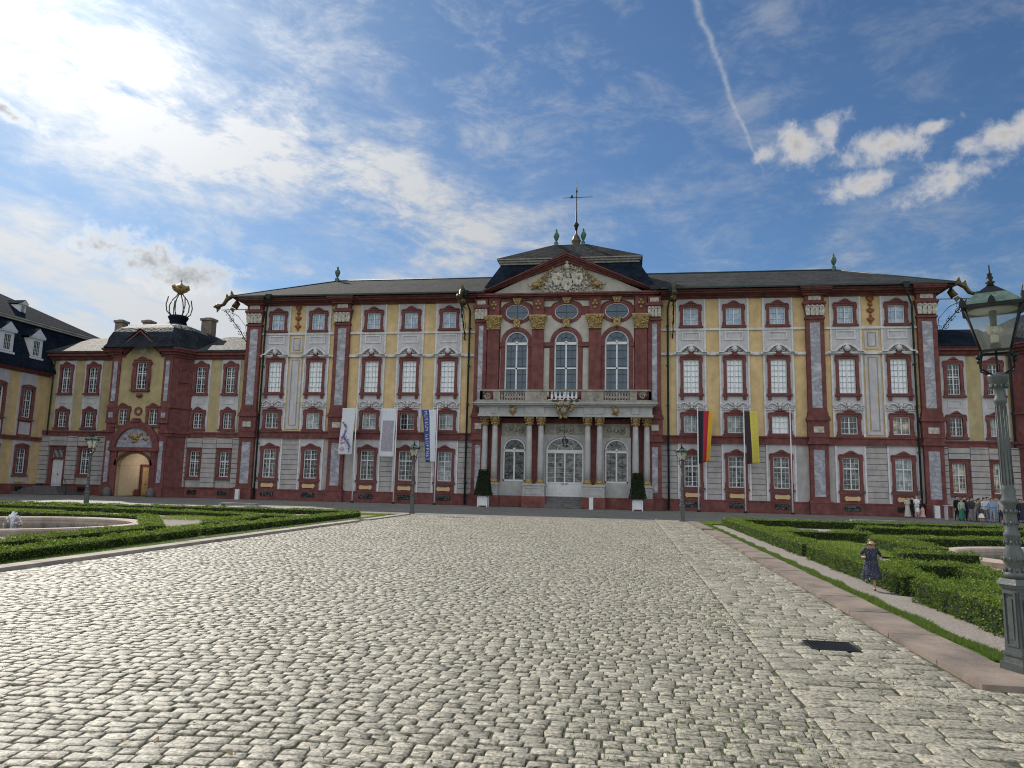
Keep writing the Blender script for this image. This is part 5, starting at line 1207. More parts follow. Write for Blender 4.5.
def fab(n,c): return simple(n,c,.85,var=.06,scale=6,bump=.05)
bk,rd_,gd=fab('black_flag_cloth',(.018,.02,.035)),fab('red_flag_cloth',(.40,.02,.045)),fab('gold_flag_cloth',(.62,.36,.03))
cloth('flag','black-red-gold vertical flag hanging limp on the first pole right of the entrance','flag',11.32,12.62,3.95,8.4,[bk,rd_,gd],lambda u,v:0 if u<.36 else 1 if u<.68 else 2,.17,1,.32,zb=-.25)
cloth('flag','dark and yellow flag hanging limp on the second pole right of the entrance','flag',15.07,16.15,4.0,8.4,[fab('dark_brown_flag_cloth',(.045,.03,.035)),fab('yellow_flag_cloth',(.58,.50,.10))],lambda u,v:0 if u<.4 else 1,.16,1,.12,swing=.18,zb=-.1)
M['banwhite']=fab('white_banner_cloth',(.62,.64,.70)); M['banblue']=fab('blue_banner_cloth',(.045,.07,.24)); M['bangrey']=simple('grey_patterned_banner_cloth',(.36,.37,.41),.85,var=.35,scale=7,bump=0,col2=(.26,.22,.28),detail=2); M['banpurp']=fab('violet_print',(.16,.13,.28)); M['banpink']=fab('pink_print',(.50,.34,.42))
b1=cloth('banner','white banner printed with a violet flowering branch, leftmost of the three','banner',-20.25,-18.98,4.25,8.45,[M['banwhite']],lambda u,v:0,.03,-1,0,swing=-.22)
pr=MB(); rr=random.Random(8)
def blot(x,z,r,s=1): pr.ball((x,-1.64,z),r,4,7,sy=.12,sz=s)
x,z=-19.9,7.0
for k in range(26):
    t=k/25; xx=-19.95+.55*t+.16*math.sin(t*9)-.08; zz=7.1-2.4*t; blot(xx,zz,rr.uniform(.05,.13),rr.uniform(.6,1.5))
    if k%3==0: pr.tube([(xx,-1.64,zz),(xx+rr.uniform(-.4,.45),-1.64,zz+rr.uniform(-.25,.35))],.02,4)
for k in range(14): blot(-19.9+rr.uniform(-.35,.5),rr.uniform(4.5,6.3),rr.uniform(.03,.07))
build_each(pr,'printed_branch',M['banpurp'],b1)
pr=MB()
for k in range(14): pr.ball((-20.1+rr.uniform(-.15,.3),-1.635,rr.uniform(4.5,6.3)),rr.uniform(.05,.13),4,7,sy=.12)
pr.build('printed_blossoms',M['banpink'],b1)
b2=cloth('banner','pale banner with a grey-violet patterned field and white foot, middle one of three','banner',-16.5,-15.15,4.1,8.45,[M['banwhite'],M['bangrey']],lambda u,v:1 if .26<v<.88 and .08<u<.92 else 0,.02,-1,0,swing=-.1)
b3=cloth('banner','white banner with a blue lettered stripe down its left side, nearest the entrance','banner',-12.85,-11.42,3.7,8.35,[M['banwhite'],M['banblue']],lambda u,v:1 if u<.5 else 0,.05,-1,.42,swing=0)
# lettering running down the blue stripe: it follows the same inward slant
txt="MUSEUM GEÖFFNET"
for i,chh in enumerate(txt):
    if chh==' ': continue
    t=(i+.9)/(len(txt)+.8); w=1.43*(1-.42*t**.7); xl=-11.42-w; xm=xl+w*.25
    cu=bpy.data.curves.new('letter',"FONT"); cu.body=chh; cu.size=.40; cu.extrude=.008; cu.align_x='CENTER'; cu.align_y='CENTER'
    tmp=bpy.data.objects.new('tmp',cu); COL.objects.link(tmp); dg=bpy.context.evaluated_depsgraph_get(); me=bpy.data.meshes.new_from_object(tmp.evaluated_get(dg)); bpy.data.objects.remove(tmp)
    me.name='letter'; me.materials.clear(); me.materials.append(M['banwhite'])
    o=bpy.data.objects.new('letter',me); COL.objects.link(o); o.parent=b3
    u=.23; yy=-1.5+.05*math.sin(u*9+t*1.5)*(.3+.7*t)+.05*math.sin(t*6+u*2)
    o.location=(xm,yy-.035,8.35-4.65*t); o.rotation_euler=(PI/2,PI/2-.10,0)
# ------------------------------------------------------------------ PLANTERS, POSTS, LANTERN, TABLE
def topiary(x,y,label,hh):
    t=thing('potted_topiary',label,'planter',(x,y,-.02),0,'clipped topiary in white boxes at the entrance'); t.scale=(.9,.9,1)
    m=MB(); m.box(-.42,.42,-.42,.42,.12,.82)
    for sx in(-1,1):
        for sy in(-1,1): m.box(sx*.42-.05,sx*.42+.05,sy*.42-.05,sy*.42+.05,0,.9)
    m.box(-.47,.47,-.47,.47,.84,.9); m.build('planter_box',M['white'],t)
    m=MB(); m.frus((-.66,.66,-.66,.66),(-.34,.34,-.34,.34),.98,.95+hh-.08); m.build('foliage_core',M['boxcore'],t)
    m=MB(); m.tube([(0,0,.8),(0,0,1.1)],.06,6); m.build('stem',M['boxcore'],t)
    n=7000; z=rng.random(n); ang=rng.integers(0,4,n); s=rng.uniform(-1,1,n); top=rng.random(n)<.1; z=np.where(top,1.0,z); w=.74-.35*z+.05*np.sin(z*9)*(z<.15); r=w*np.where(top,rng.random(n),1)+rng.normal(0,.02,n)
    X=np.where(ang%2==0,s*w,np.where(ang==1,r,-r)); Yv=np.where(ang%2==0,np.where(ang==0,r,-r),s*w); P=np.c_[X,Yv,.95+z*hh]
    a=rng.normal(0,1,(n,3)); a/=np.linalg.norm(a,axis=1)[:,None]; b=np.cross(a,rng.normal(0,1,(n,3))); b/=np.linalg.norm(b,axis=1)[:,None]; l=.07*rng.uniform(.6,1.3,(n,1))
    tri_obj('foliage',np.stack([P-a*l*.5,P+b*l*.35,P+a*l*.5,P-b*l*.35],1),M['yew'],parent=t)
M['yew']=leafmat('dark_yew_leaves',(.008,.018,.008),(.025,.045,.018),.2)
topiary(-6.55,-3.6,'dark clipped topiary in a white box left of the entrance steps',2.15); topiary(6.25,-3.6,'dark clipped topiary in a white box right of the entrance steps',2.1)
def post(x,y,w,h,l):
    m=MB(); m.box(-w/2,w/2,-.12,.12,0,h); m.box(-w/2-.02,w/2+.02,-.14,.14,h,h+.04); m.box(-w/2+.05,w/2-.05,-.135,-.12,h*.55,h-.1); o=m.build('service_post',M['white'],None,(x,y,-.02)); tag(o,l,'post','white service posts along the palace foot')
post(2.45,-2.9,.34,.95,'slim white post at the foot of the porch right of the steps'); post(-30.2,-1.1,.36,.9,'white post at the foot of the left corner pilaster'); post(29.72,-1.2,.4,.95,'broad white post at the foot of the right corner pilaster beside the visitors')
t=thing('hanging_lantern','small lantern hanging from the porch ceiling over the white entrance door','lantern',(0,-1.0,0)); m=MB(); m.tube([(0,0,6.15),(0,0,7.78)],.02,5); m.build('chain',M['iron'],t)
m=MB()
for k in range(6): a=k*PI/3; c,s=math.cos(a),math.sin(a); m.tube([(.14*c,.14*s,5.3),(.2*c,.2*s,5.9)],.015,4); m.tube([(.2*c,.2*s,5.9),(0,0,6.15)],.015,4)
for z,r in((5.3,.14),(5.9,.2)): m.tube([(r*math.cos(k*PI/6),r*math.sin(k*PI/6),z) for k in range(13)],.015,4)
m.build('lantern_frame',M['iron'],t); m=MB(); m.lathe([(.13,5.32),(.19,5.88)],n=6,smooth=False); m.build('lantern_glass',M['glass'],t)
t=thing('standing_table','narrow high white table in front of the queueing visitors','table',(29.47,-4.5,-.02)); m=MB(); m.box(-.45,.35,-.3,.3,1.02,1.07); m.build('table_top',M['white'],t)
for dx in(-.35,.25):
    m=MB(); m.box(dx-.03,dx+.03,-.25,.25,0,1.02); m.build('leg',M['white'],t)
for x,y,l in((-42.9,-2.0,'dark round guard stone left of the gatehouse passage'),(-38.4,-2.0,'dark round guard stone right of the gatehouse passage')):
    m=MB(); m.lathe([(.42,0),(.38,.5),(.25,.75),(.05,.85)],n=12); tag(m.build('guard_stone',M['step'],None,(x,y,-.02)),l,'guard stone')
# ------------------------------------------------------------------ PEOPLE
SK=simple('skin',(.50,.31,.22),.6,var=.05,bump=0); HAIRC={'dark':simple('dark_hair',(.018,.013,.01),.6,bump=.3),'brown':simple('brown_hair',(.11,.055,.025),.6,bump=.3),'grey':simple('grey_hair',(.25,.24,.23),.7,bump=.3),'blond':simple('fair_hair',(.30,.19,.08),.6,bump=.3)}
_c={}
def cl(c,n='cloth'):
    if c not in _c: _c[c]=simple(n,c,.9,var=.12,scale=8,bump=.2)
    return _c[c]
def body(h,pose,wide=1.0):
    """one continuous skinned body; pose gives joint offsets; returns mesh (evaluated)"""
    J=pose; names=list(J.keys()); 
    E=[('pelvis','waist'),('waist','chest'),('chest','neck'),('neck','head'),('head','crown')]
    for s in 'lr': E+=[('chest','sh'+s),('sh'+s,'el'+s),('el'+s,'wr'+s),('wr'+s,'ha'+s),('pelvis','hip'+s),('hip'+s,'kn'+s),('kn'+s,'an'+s),('an'+s,'to'+s)]
    Rr=dict(pelvis=.085,waist=.072,chest=.085,neck=.03,head=.052,crown=.042,sh=.04,el=.027,wr=.019,ha=.022,hip=.06,kn=.036,an=.024,to=.022)
    Rk={}
    for s in 'lr':
        if 'f0'+s in J:
            for k in range(5): E+=[('ha'+s,'f%d%s'%(k,s)),('f%d%s'%(k,s),'g%d%s'%(k,s))]
    idx={n:i for i,n in enumerate(names)}
    me=bpy.data.meshes.new('b'); me.from_pydata([tuple(c*h for c in J[n]) for n in names],[(idx[a],idx[b]) for a,b in E],[])
    o=bpy.data.objects.new('b',me); COL.objects.link(o); o.modifiers.new('s','SKIN'); sv=me.skin_vertices[0].data
    for n,i in idx.items():
        base=n if n in Rr else n[:-1]; r=Rr.get(base,.007)
        fx=wide if base in('pelvis','waist','chest','hip') else 1
        sv[i].radius=(r*h*fx*(1.25 if base in('chest','waist') else 1),r*h*(1.0)); 
        sv[i].use_root=(n=='pelvis')
    ss=o.modifiers.new('u','SUBSURF'); ss.levels=2; ss.render_levels=2
    dg=bpy.context.evaluated_depsgraph_get(); m2=bpy.data.meshes.new_from_object(o.evaluated_get(dg)); bpy.data.objects.remove(o); m2.name='body'; return m2
def stand(lean=0,arms='down',step=.03,head=0):
    P=dict(pelvis=(0,0,.52),waist=(0,-.005-lean*.1,.61),chest=(0,-lean*.3,.745),neck=(0,-.01-lean*.4,.845),head=(head*.01,-.02-lean*.45,.905),crown=(0,-.01-lean*.48,.955))
    for s,sg in(('l',-1),('r',1)):
        P['sh'+s]=(sg*.105,-lean*.32,.79); P['hip'+s]=(sg*.055,0,.49); P['kn'+s]=(sg*.06,-.01-sg*step*.6,.27); P['an'+s]=(sg*.062,.01-sg*step,.035); P['to'+s]=(sg*.07,-.07-sg*step,.015)
        a=arms if isinstance(arms,str) else arms[0 if s=='l' else 1]
        if a=='down': P['el'+s]=(sg*.135,.01-lean*.3,.63); P['wr'+s]=(sg*.135,-.03-lean*.3,.49); P['ha'+s]=(sg*.13,-.04-lean*.3,.445)
        if a=='fold': P['el'+s]=(sg*.14,-.01,.64); P['wr'+s]=(sg*.06,-.11,.64); P['ha'+s]=(sg*.015,-.12,.65)
        if a=='up': P['el'+s]=(sg*.14,-.06,.67); P['wr'+s]=(sg*.09,-.14,.79); P['ha'+s]=(sg*.07,-.15,.83)
        if a=='hip': P['el'+s]=(sg*.19,.03,.66); P['wr'+s]=(sg*.12,-.02,.55); P['ha'+s]=(sg*.1,-.03,.54)
    return P
def person(x,y,h,rz,label,top,bottom,hair='dark',arms='down',lean=0,long=False,skirt=None,sleeves=True,group='visitors waiting by the right end of the palace',hat=None,bag=None,pose=None,cat='person',wide=1.0,z=-.02):
    P=pose or stand(lean,arms); me=body(h,P,wide)
    mats=[SK,cl(top,'top_cloth'),cl(bottom,'trouser_cloth'),cl((.03,.03,.035),'shoe_leather')]
    for m in mats: me.materials.append(m)
    hx,hy,hz=P['head']
    for p in me.polygons:
        c=p.center/h; p.use_smooth=True
        dw=min((c-Vector(P['ha'+s])).length for s in 'lr'); el=min((c-Vector(P['el'+s])).length for s in 'lr')
        if c.z<.045 : mi=3
        elif dw<.055: mi=0
        elif c.z>P['neck'][2]-.008 and abs(c.x-P['neck'][0])<.07: mi=0
        elif c.z>.50 or (abs(c.x)>.105 and c.z>.42): mi=1
        else: mi=2
        if not sleeves and mi==1 and abs(c.x)>.115 and c.z<.7: mi=0
        if skirt and c.z<.45 and mi==2 and not long: mi=0
        p.material_index=mi
    o=bpy.data.objects.new('person',me); COL.objects.link(o); o.location=(x,y,z); o.rotation_euler.z=rz
    tag(o,label,cat,group)
    # hair cap
    m=MB(); T=Matrix.Translation((hx*h,(hy+.012)*h,(hz+.014)*h)); m.T=T; m.ball((0,.02*h,.016*h),.06*h,6,10,sy=1.0,sz=1.0)
    if long: m.ball((0,.052*h,-.05*h),.046*h,6,8,sz=1.7,sy=.5)
    hair_o=m.build('hair',HAIRC[hair],o)
    if hat: m=MB(); m.T=T; m.lathe([(.11*h,.03*h),(.06*h,.04*h),(.055*h,.08*h),(.02*h,.09*h)],n=12); m.build('hat',cl(hat,'hat_cloth'),o)
    # face: nose, eyes, ears on the -y side
    m=MB(); m.T=Matrix.Translation((hx*h,hy*h,hz*h)); m.ball((0,-.058*h,-.004*h),.01*h,4,6,sz=1.4); m.ball((-.056*h,.005*h,0),.012*h,4,6,sz=1.4); m.ball((.056*h,.005*h,0),.012*h,4,6,sz=1.4); m.build('face_features',SK,o)
    if skirt:
        z0,z1,flare,col=skirt; m=MB(); n=24; vs=[];k=6
        for j in range(k):
            t=j/(k-1); zz=(z1+(z0-z1)*t)*h; r=(.085+(flare-.085)*t)*h
            for i in range(n): a=2*PI*i/n; rr=r*(1+.10*t*math.sin(a*6)); vs.append((rr*math.cos(a)*1.15,rr*math.sin(a)*.85,zz))
        m.s=True; m.add(vs,[(j*n+i,j*n+(i+1)%n,(j+1)*n+(i+1)%n,(j+1)*n+i) for j in range(k-1) for i in range(n)]); m.build('skirt',cl(col,'skirt_cloth'),o)
    if bag: m=MB(); m.box(.10*h,.20*h,-.04*h,.05*h,.42*h,.54*h); m.tube([(.15*h,0,.54*h),(.1*h,0,.7*h),(.03*h,0,.82*h)],.006*h,4); m.build('bag',cl(bag,'bag_cloth'),o)
    return o
def at_px(px,yd):   # helper used once while planning: x for a pixel column is written out below
    pass
PEOPLE=[ # x,y,h,rz,label,top,bottom,kw
 (27.27,-2.00,1.66,.3,'woman in long pale dress at the left of the small group under the last window',(.52,.48,.42),(.50,.47,.42),dict(hair='dark',skirt=(.06,.56,.14,(.50,.47,.42)),arms='fold',long=True)),
 (27.67,-1.70,1.68,0,'person all in black standing in the small group under the last window',(.012,.012,.014),(.012,.012,.014),dict(hair='dark',arms='down')),
 (27.86,-2.30,1.76,.2,'tall man in white shirt and pale shorts in the small group',(.72,.74,.78),(.40,.38,.36),dict(hair='grey',sleeves=False,arms='fold')),
 (28.29,-1.80,1.62,-.2,'person in dark clothes half hidden behind the man in the white shirt',(.02,.02,.025),(.02,.02,.03),dict(hair='dark')),
 (27.58,-3.20,.98,.1,'small child in white top in front of the man with the white shirt',(.72,.72,.75),(.35,.33,.33),dict(hair='brown')),
 (28.01,-3.00,.92,-.3,'toddler in a pale pink dress beside the man with the white shirt',(.62,.38,.36),(.5,.3,.28),dict(hair='blond',skirt=(.12,.58,.2,(.62,.38,.36)))),
 (29.49,-5.50,1.80,.4,'tall man all in black next to the white standing table',(.012,.012,.015),(.014,.014,.018),dict(hair='dark',arms='down')),
 (29.48,-6.30,1.62,.1,'woman with pale green top and bright green skirt in the queue',(.40,.46,.36),(.04,.20,.13),dict(hair='dark',long=True,skirt=(.10,.56,.13,(.04,.20,.13)))),
 (30.12,-5.20,1.78,-.2,'man in black jacket standing behind the green skirt',(.014,.013,.016),(.02,.02,.03),dict(hair='dark')),
 (30.04,-6.00,1.64,.2,'person in navy blue top and trousers in the queue',(.02,.025,.07),(.02,.022,.05),dict(hair='dark',arms='fold')),
 (29.86,-7.00,1.74,.3,'man in dark top and grey skirt-length coat in the queue',(.05,.05,.06),(.22,.22,.22),dict(hair='dark',long=True,skirt=(.12,.5,.12,(.22,.21,.21)))),
 (29.90,-7.60,1.68,.6,'person in beige-grey jacket leaning forward in the queue',(.27,.24,.20),(.25,.23,.21),dict(hair='dark',lean=.35,arms=('up','fold'))),
 (30.62,-6.20,1.62,0,'person in black coat behind the beige jacket',(.02,.02,.025),(.02,.02,.02),dict(hair='brown',long=True)),
 (29.89,-8.40,1.12,0,'child in white skirt at the front of the queue',(.05,.05,.07),(.4,.4,.4),dict(hair='dark',skirt=(.28,.55,.17,(.70,.72,.74)))),
 (30.29,-8.00,1.74,.3,'person in pale blue shirt and grey-green trousers carrying a bag',(.55,.63,.72),(.20,.25,.23),dict(hair='dark',arms='fold',bag=(.18,.13,.09))),
 (31.03,-6.80,1.78,0,'man in white shirt at the back of the queue wearing dark glasses',(.6,.6,.62),(.07,.08,.12),dict(hair='dark')),
 (30.51,-8.60,1.70,-.2,'person in light blue denim shirt and jeans near the big lamp post',(.20,.32,.50),(.22,.30,.42),dict(hair='brown',long=True,arms='fold')),
 (31.30,-7.40,1.72,.2,'person in blue-grey dress just left of the big lamp post',(.28,.34,.42),(.3,.34,.4),dict(hair='blond',skirt=(.15,.56,.14,(.30,.36,.44)))),
 (31.35,-8.00,1.72,0,'person in pale top right behind the big lamp post',(.45,.42,.42),(.03,.03,.05),dict(hair='dark')),
 (32.50,-7.60,1.75,.3,'person in dark navy suit first to the right of the lamp post',(.02,.022,.05),(.02,.02,.04),dict(hair='dark')),
 (33.04,-7.00,1.70,0,'person in violet-grey top right of the lamp post',(.10,.08,.15),(.03,.03,.06),dict(hair='dark',arms='fold')),
 (32.76,-8.00,1.66,-.2,'person in dark dress at the right edge of the photo',(.03,.03,.05),(.02,.02,.03),dict(hair='brown',skirt=(.15,.56,.14,(.03,.03,.06)))),
]
for (x,y,h,rz,l,tp,bt,kw) in PEOPLE: person(x,y,h,rz,l,tp,bt,**kw)
# running child, facing the viewer
P=dict(pelvis=(0,0,.50),waist=(0,-.01,.60),chest=(0,-.03,.70),neck=(.005,-.045,.785),head=(.01,-.06,.865),crown=(.01,-.06,.92))
P.update(shl=(-.105,-.03,.745),ell=(-.165,.05,.65),wrl=(-.15,-.06,.61),hal=(-.13,-.095,.62),shr=(.105,-.03,.745),elr=(.17,.06,.65),wrr=(.165,-.05,.60),har=(.15,-.085,.60))
P.update(hipl=(-.055,-.01,.47),knl=(-.075,-.12,.30),anl=(-.075,.10,.20),tol=(-.075,.15,.13),hipr=(.055,0,.47),knr=(.05,-.02,.26),anr=(.04,.0,.05),tor=(.045,-.075,.02))
for s,sg in(('l',-1),('r',1)):
    hx,hy,hz=P['ha'+s]
    for k in range(5):
        dx=(k-2)*.008; P['f%d%s'%(k,s)]=(hx+dx-sg*.004,hy-.022,hz+.004*(k%3)); P['g%d%s'%(k,s)]=(hx+dx-sg*.008,hy-.03-.004*(k%2),hz-.018)
P['f0l']=(P['hal'][0]+.02,P['hal'][1]-.005,P['hal'][2]+.014); P['g0l']=(P['hal'][0]+.028,P['hal'][1]-.02,P['hal'][2]+.02)
P['f0r']=(P['har'][0]-.02,P['har'][1]-.005,P['har'][2]+.014); P['g0r']=(P['har'][0]-.028,P['har'][1]-.02,P['har'][2]+.02)
def dotcloth():
    m,nt,b=nmat('dark_patterned_dress_cloth'); tc=node(nt,'ShaderNodeTexCoord'); v=node(nt,'ShaderNodeTexVoronoi',i_Scale=40.); link(nt,tc.outputs['Object'],v.inputs['Vector']); r=node(nt,'ShaderNodeValToRGB'); r.color_ramp.interpolation='CONSTANT'
    r.color_ramp.elements[0].color=(.22,.22,.26,1); r.color_ramp.elements[1].color=(.022,.025,.05,1); r.color_ramp.elements[1].position=.26; link(nt,v.outputs['Distance'],r.inputs[0]); link(nt,r.outputs[0],b.inputs['Base Color']); b.inputs['Roughness'].default_value=.9; return m
DC=dotcloth(); _c[(.022,.025,.05)]=DC
ch=person(10.0,-50.75,.98,-.15,'small child in a dark patterned dress running towards the viewer on the gravel path',(.022,.025,.05),(.5,.3,.2),hair='brown',long=True,pose=P,group='x',skirt=(.22,.62,.155,(.022,.025,.05)),z=.015)
del ch['group']
for p in ch.data.polygons:
    c=p.center/.98
    if p.material_index==3 and c.z>.045: p.material_index=0
    if p.material_index==2: p.material_index=1 if c.z>.245 else 0
    if p.material_index==0 and .24<c.z<.5 and abs(c.x)<.12: p.material_index=1
    if c.z<.045 or (c-Vector(P['tol'])).length<.05: p.material_index=3
m=MB(); m.T=Matrix.Translation((.01*.98,-.06*.98,.865*.98))
for sx in(-1,1): m.ball((sx*.022,-.051,.004),.005,4,6)
m.build('eyes',HAIRC['dark'],ch); m=MB(); m.T=Matrix.Translation((.0098,-.0588,.848)); m.ball((0,-.050,-.024),.008,4,6,sz=.35); m.build('mouth',simple('lips',(.35,.09,.08),.5,bump=0),ch)
SKYS,CLB,SUNE,EXPO,SKYTINT,BACKB=.10,3.9,3.6,.3,(.42,.57,.70),10.5
# ------------------------------------------------------------------ SKY, SUN, CAMERA
SUN_AZ,SUN_EL=R_(-45),R_(35.5)
w=bpy.data.worlds.new('World'); SC.world=w; w.use_nodes=True; nt=w.node_tree; nt.nodes.clear()
out=node(nt,'ShaderNodeOutputWorld'); bg=node(nt,'ShaderNodeBackground'); bg.inputs[1].default_value=SKYS
sky=node(nt,'ShaderNodeTexSky',sky_type='NISHITA'); sky.sun_disc=False; sky.sun_elevation=SUN_EL; sky.sun_rotation=SUN_AZ; sky.altitude=100; sky.air_density=1.0; sky.dust_density=.6; sky.ozone_density=2.2
tc=node(nt,'ShaderNodeTexCoord'); D=tc.outputs['Generated']; nv=node(nt,'ShaderNodeVectorMath',operation='NORMALIZE'); link(nt,D,nv.inputs[0]); D=nv.outputs[0]
sx=node(nt,'ShaderNodeSeparateXYZ'); link(nt,D,sx.inputs[0])
def mth(op,a,b=None,c=None,clamp=False):
    n=node(nt,'ShaderNodeMath',operation=op); n.use_clamp=clamp
    for i,v in enumerate((a,b,c)):
        if v is None: continue
        if isinstance(v,(int,float)): n.inputs[i].default_value=v
        else: link(nt,v,n.inputs[i])
    return n.outputs[0]
def rng_(v,a,b,c=0.,d=1.,smooth=True):
    n=node(nt,'ShaderNodeMapRange'); n.interpolation_type='SMOOTHSTEP' if smooth else 'LINEAR'
    for i,x in enumerate((a,b,c,d)): n.inputs[i+1].default_value=x
    link(nt,v,n.inputs[0]); return n.outputs[0]
az=mth('MULTIPLY',mth('ARCTAN2',sx.outputs['X'],sx.outputs['Y']),57.2958); el=mth('MULTIPLY',mth('ARCSINE',sx.outputs['Z']),57.2958)
def comb(x,y,z=0.):
    n=node(nt,'ShaderNodeCombineXYZ')
    for i,v in enumerate((x,y,z)):
        if isinstance(v,(int,float)): n.inputs[i].default_value=v
        else: link(nt,v,n.inputs[i])
    return n.outputs[0]
def noise(vec,scale,detail=8,rough=.6,dist=0.):
    n=node(nt,'ShaderNodeTexNoise',i_Scale=float(scale),i_Detail=float(detail),i_Roughness=rough,i_Distortion=dist); link(nt,vec,n.inputs['Vector']); return n.outputs['Fac']
def gauss(v,c,s): # exp(-((v-c)/s)^2)
    t=mth('DIVIDE',mth('SUBTRACT',v,c),s); return mth('EXPONENT',mth('MULTIPLY',mth('MULTIPLY',t,t),-1.))
# streak coordinates: u along the high cirrus (falls to the right), v across it
def streak(slope,us,vs,offs=0.):
    c,s=math.cos(math.atan(slope)),math.sin(math.atan(slope))
    u=mth('ADD',mth('MULTIPLY',az,c),mth('MULTIPLY',el,s)); v=mth('SUBTRACT',mth('MULTIPLY',el,c),mth('MULTIPLY',az,s))
    return u,v,comb(mth('MULTIPLY',u,us),mth('MULTIPLY',v,vs),offs)
# band A: from top left (-46,27) down to (-13,19)
u,v,vec=streak(-.24,.05,.14,3.)
warp=noise(comb(mth('MULTIPLY',az,.06),mth('MULTIPLY',el,.09),7.),1.,4,.6)
vA=mth('ADD',mth('SUBTRACT',v,15.8),mth('MULTIPLY',mth('SUBTRACT',warp,.5),9.))
nA=noise(vec,1.9,12,.68,.25); nB=noise(comb(mth('MULTIPLY',az,.12),mth('MULTIPLY',el,.26),1.),1.2,12,.68,.3)
mA=mth('MULTIPLY',gauss(vA,0.,4.9),rng_(u,-24,-4,1.,0.))
band=mth('MULTIPLY',mA,rng_(mth('ADD',mth('MULTIPLY',nA,.6),mth('MULTIPLY',nB,.4)),.37,.64))
band=mth('MULTIPLY',band,1.55)
# band B: low left, plus thin veil near the horizon left
u2,v2,vec2=streak(-.24,.04,.16,11.); n2=noise(vec2,2.2,10,.6,.2)
low=mth('MULTIPLY',rng_(mth('ADD',v2,mth('MULTIPLY',warp,3.)),9.,6.),rng_(az,-2.,-26.)); low=mth('MULTIPLY',low,rng_(n2,.3,.62,.25,1.))
# general thin veil wisps everywhere
veil=mth('MULTIPLY',rng_(nB,.44,.78),rng_(az,30.,-20.,.30,.62)); veil=mth('ADD',veil,mth('MULTIPLY',rng_(noise(comb(mth('MULTIPLY',az,.09),mth('MULTIPLY',el,.25),5.),1.2,10,.65,.3),.47,.75),mth('MULTIPLY',rng_(el,28.,12.),.8)))
dens=mth('MAXIMUM',band,low); dens=mth('ADD',dens,veil,clamp=True)
# cumulus: noise-edged puffs
puff=noise(D,22.,12,.62,.25); puff2=noise(D,64.,8,.62)
pn=mth('ADD',mth('MULTIPLY',mth('SUBTRACT',puff,.5),3.4),mth('MULTIPLY',mth('SUBTRACT',puff2,.5),.9))
def blob(ca,ce,sa,se,tilt=0.):
    da=mth('SUBTRACT',az,ca); de=mth('SUBTRACT',mth('SUBTRACT',el,ce),mth('MULTIPLY',da,tilt)); a=mth('DIVIDE',da,sa); b=mth('DIVIDE',de,se)
    return mth('SUBTRACT',1.,mth('SQRT',mth('ADD',mth('MULTIPLY',a,a),mth('MULTIPLY',b,b))))
cum=None
for c in((12.6,24.5,2.6,1.5,.05),(10.6,24.2,1.4,.8,0.),(14.9,25.4,1.6,.8,.05),(18.4,23.7,2.7,1.2,.08),(22.0,20.5,3.3,1.1,.12),(16.9,21.3,2.3,.85,.06),(26.0,23.0,2.6,.95,.08),(21.8,24.3,1.5,.6,.1)):
    b=blob(*c); cum=b if cum is None else mth('MAXIMUM',cum,b)
cr=mth('ADD',cum,pn); cumR=rng_(cr,-.25,.95)
cl2=None
for c in((-37.2,15.2,4.4,1.5,-.1),(-33.8,14.1,3.6,1.6,0),(-45.5,22.6,2.6,.6,-.25)):
    b=blob(*c); cl2=b if cl2 is None else mth('MAXIMUM',cl2,b)
cl_=mth('ADD',cl2,pn); cumL=rng_(cl_,-.2,.8)
# contrail
ct=mth('ADD',5.3,mth('MULTIPLY',mth('SUBTRACT',34.7,el),.40)); ct=mth('ADD',ct,mth('MULTIPLY',mth('SUBTRACT',noise(comb(el,3.,0.),.55,4),.5),1.2))
trail=mth('MULTIPLY',gauss(az,ct,mth('ADD',.07,mth('MULTIPLY',mth('SUBTRACT',el,22.),.018))),mth('MULTIPLY',rng_(el,21.5,26.),rng_(noise(comb(az,el,2.),1.6,8,.7),.3,.6,.35,.95)))
# sun glow veil
sdir=(math.sin(SUN_AZ)*math.cos(SUN_EL),math.cos(SUN_AZ)*math.cos(SUN_EL),math.sin(SUN_EL))
dp=node(nt,'ShaderNodeVectorMath',operation='DOT_PRODUCT'); link(nt,D,dp.inputs[0]); dp.inputs[1].default_value=sdir
ang=mth('MULTIPLY',mth('ARCCOSINE',dp.outputs['Value']),57.2958)
glow=mth('EXPONENT',mth('MULTIPLY',ang,-1/9.)); glow2=mth('EXPONENT',mth('MULTIPLY',ang,-1/30.))
cb=mth('ADD',CLB,mth('ADD',mth('MULTIPLY',glow,11.),mth('MULTIPLY',glow2,3.2)))
def colmul(col,f):
    n=node(nt,'ShaderNodeVectorMath',operation='SCALE'); 
    if isinstance(col,tuple): n.inputs[0].default_value=col
    else: link(nt,col,n.inputs[0])
    if isinstance(f,(int,float)): n.inputs['Scale'].default_value=f
    else: link(nt,f,n.inputs['Scale'])
    return n.outputs[0]
def mix(f,a,b):
    n=node(nt,'ShaderNodeMix',data_type='RGBA')
    if isinstance(f,(int,float)): n.inputs[0].default_value=f
    else: link(nt,f,n.inputs[0])
    link(nt,a,n.inputs[6]); link(nt,b,n.inputs[7]); return n.outputs[2]
base=node(nt,'ShaderNodeVectorMath',operation='MULTIPLY'); link(nt,sky.outputs[0],base.inputs[0]); base.inputs[1].default_value=SKYTINT
col=mix(mth('MULTIPLY',dens,.92),base.outputs[0],colmul((.975,.99,1.0),cb))
col=mix(mth('MULTIPLY',trail,.48),col,colmul((.95,1.,1.05),CLB*1.15))
shade=rng_(mth('ADD',cr,mth('MULTIPLY',mth('SUBTRACT',puff2,.5),.6)),.3,1.5,1.25,.82)
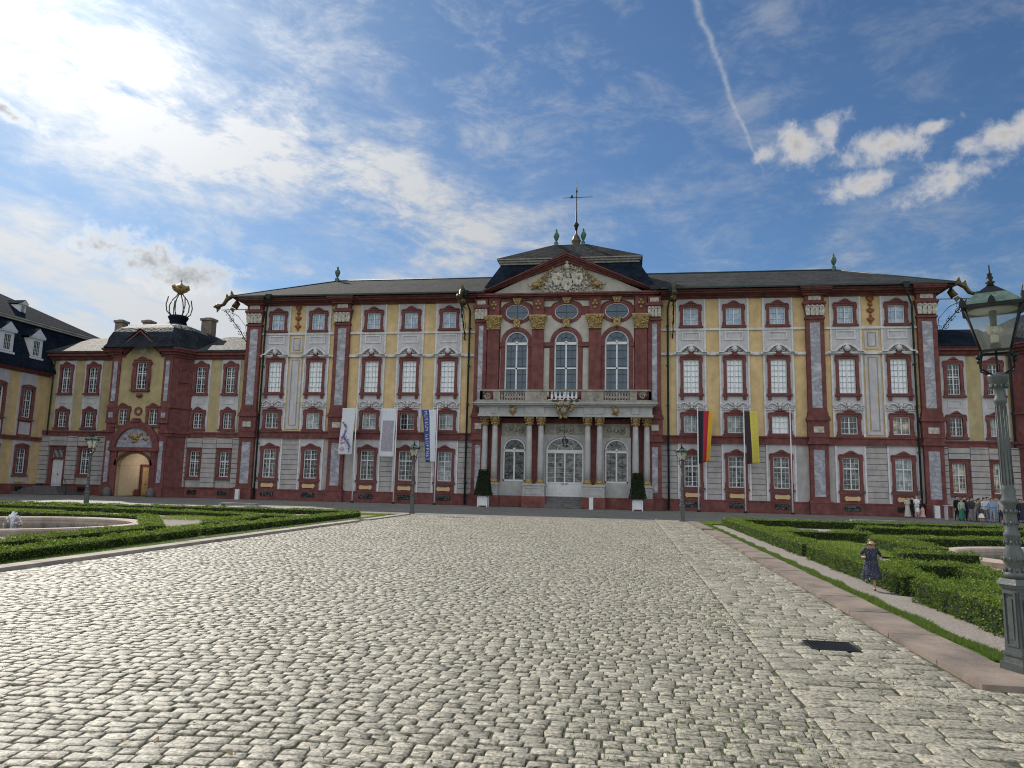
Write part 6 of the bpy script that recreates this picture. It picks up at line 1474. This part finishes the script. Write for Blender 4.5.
col=mix(mth('MULTIPLY',cumR,.92),col,colmul((1.,.97,.94),mth('MULTIPLY',shade,CLB*1.15)))
shadeL=rng_(cl_,.1,1.3,1.9,.75)
col=mix(mth('MULTIPLY',cumL,.9),col,colmul((.98,1.,1.02),mth('MULTIPLY',shadeL,mth('MULTIPLY',cb,.62))))
# unseen bright cloud deck added behind the viewer to fill the shaded facade
back=mth('MULTIPLY',rng_(sx.outputs['Y'],.05,-.45),rng_(noise(D,2.2,6,.6),.30,.55,.45,1.))
col=mix(mth('MULTIPLY',back,.85),col,colmul((.94,.975,1.),BACKB))
link(nt,col,bg.inputs[0]); link(nt,bg.outputs[0],out.inputs[0])
w.cycles.sampling_method='MANUAL'; w.cycles.sample_map_resolution=1024
L=bpy.data.lights.new('sun','SUN'); L.energy=SUNE; L.angle=R_(.55); L.color=(1,.93,.82); lo=bpy.data.objects.new('sun',L); COL.objects.link(lo)
lo.rotation_euler=Vector(sdir).to_track_quat('Z','Y').to_euler()
F,PIT,ROL,YAW,CX,CY=740.0,0.13719044188349702,-0.02247647727046226,-0.16037228514507015,5.678571940574664,65.38662690556896
cam=bpy.data.cameras.new('camera'); co=bpy.data.objects.new('camera',cam); COL.objects.link(co); SC.camera=co
cam.sensor_fit='HORIZONTAL'; cam.sensor_width=36; cam.lens=F/1024*36; cam.clip_start=.1; cam.clip_end=4000
fw=Vector((math.sin(YAW)*math.cos(PIT),math.cos(YAW)*math.cos(PIT),math.sin(PIT))); r0=Vector((math.cos(YAW),-math.sin(YAW),0)); u0=r0.cross(fw)
Rr=r0*math.cos(ROL)-u0*math.sin(ROL); Uu=u0*math.cos(ROL)+r0*math.sin(ROL)
mt=Matrix((Rr,Uu,-fw)).transposed().to_4x4(); mt.translation=(CX,-CY,1.75); co.matrix_world=mt
SC.view_settings.view_transform='Standard'; SC.view_settings.look='None'; SC.view_settings.exposure=EXPO; SC.view_settings.gamma=1
SC.render.engine='CYCLES'; SC.cycles.pixel_filter_type='BLACKMAN_HARRIS'; SC.cycles.filter_width=1.1; SC.cycles.max_bounces=6; SC.cycles.diffuse_bounces=3; SC.cycles.transparent_max_bounces=12
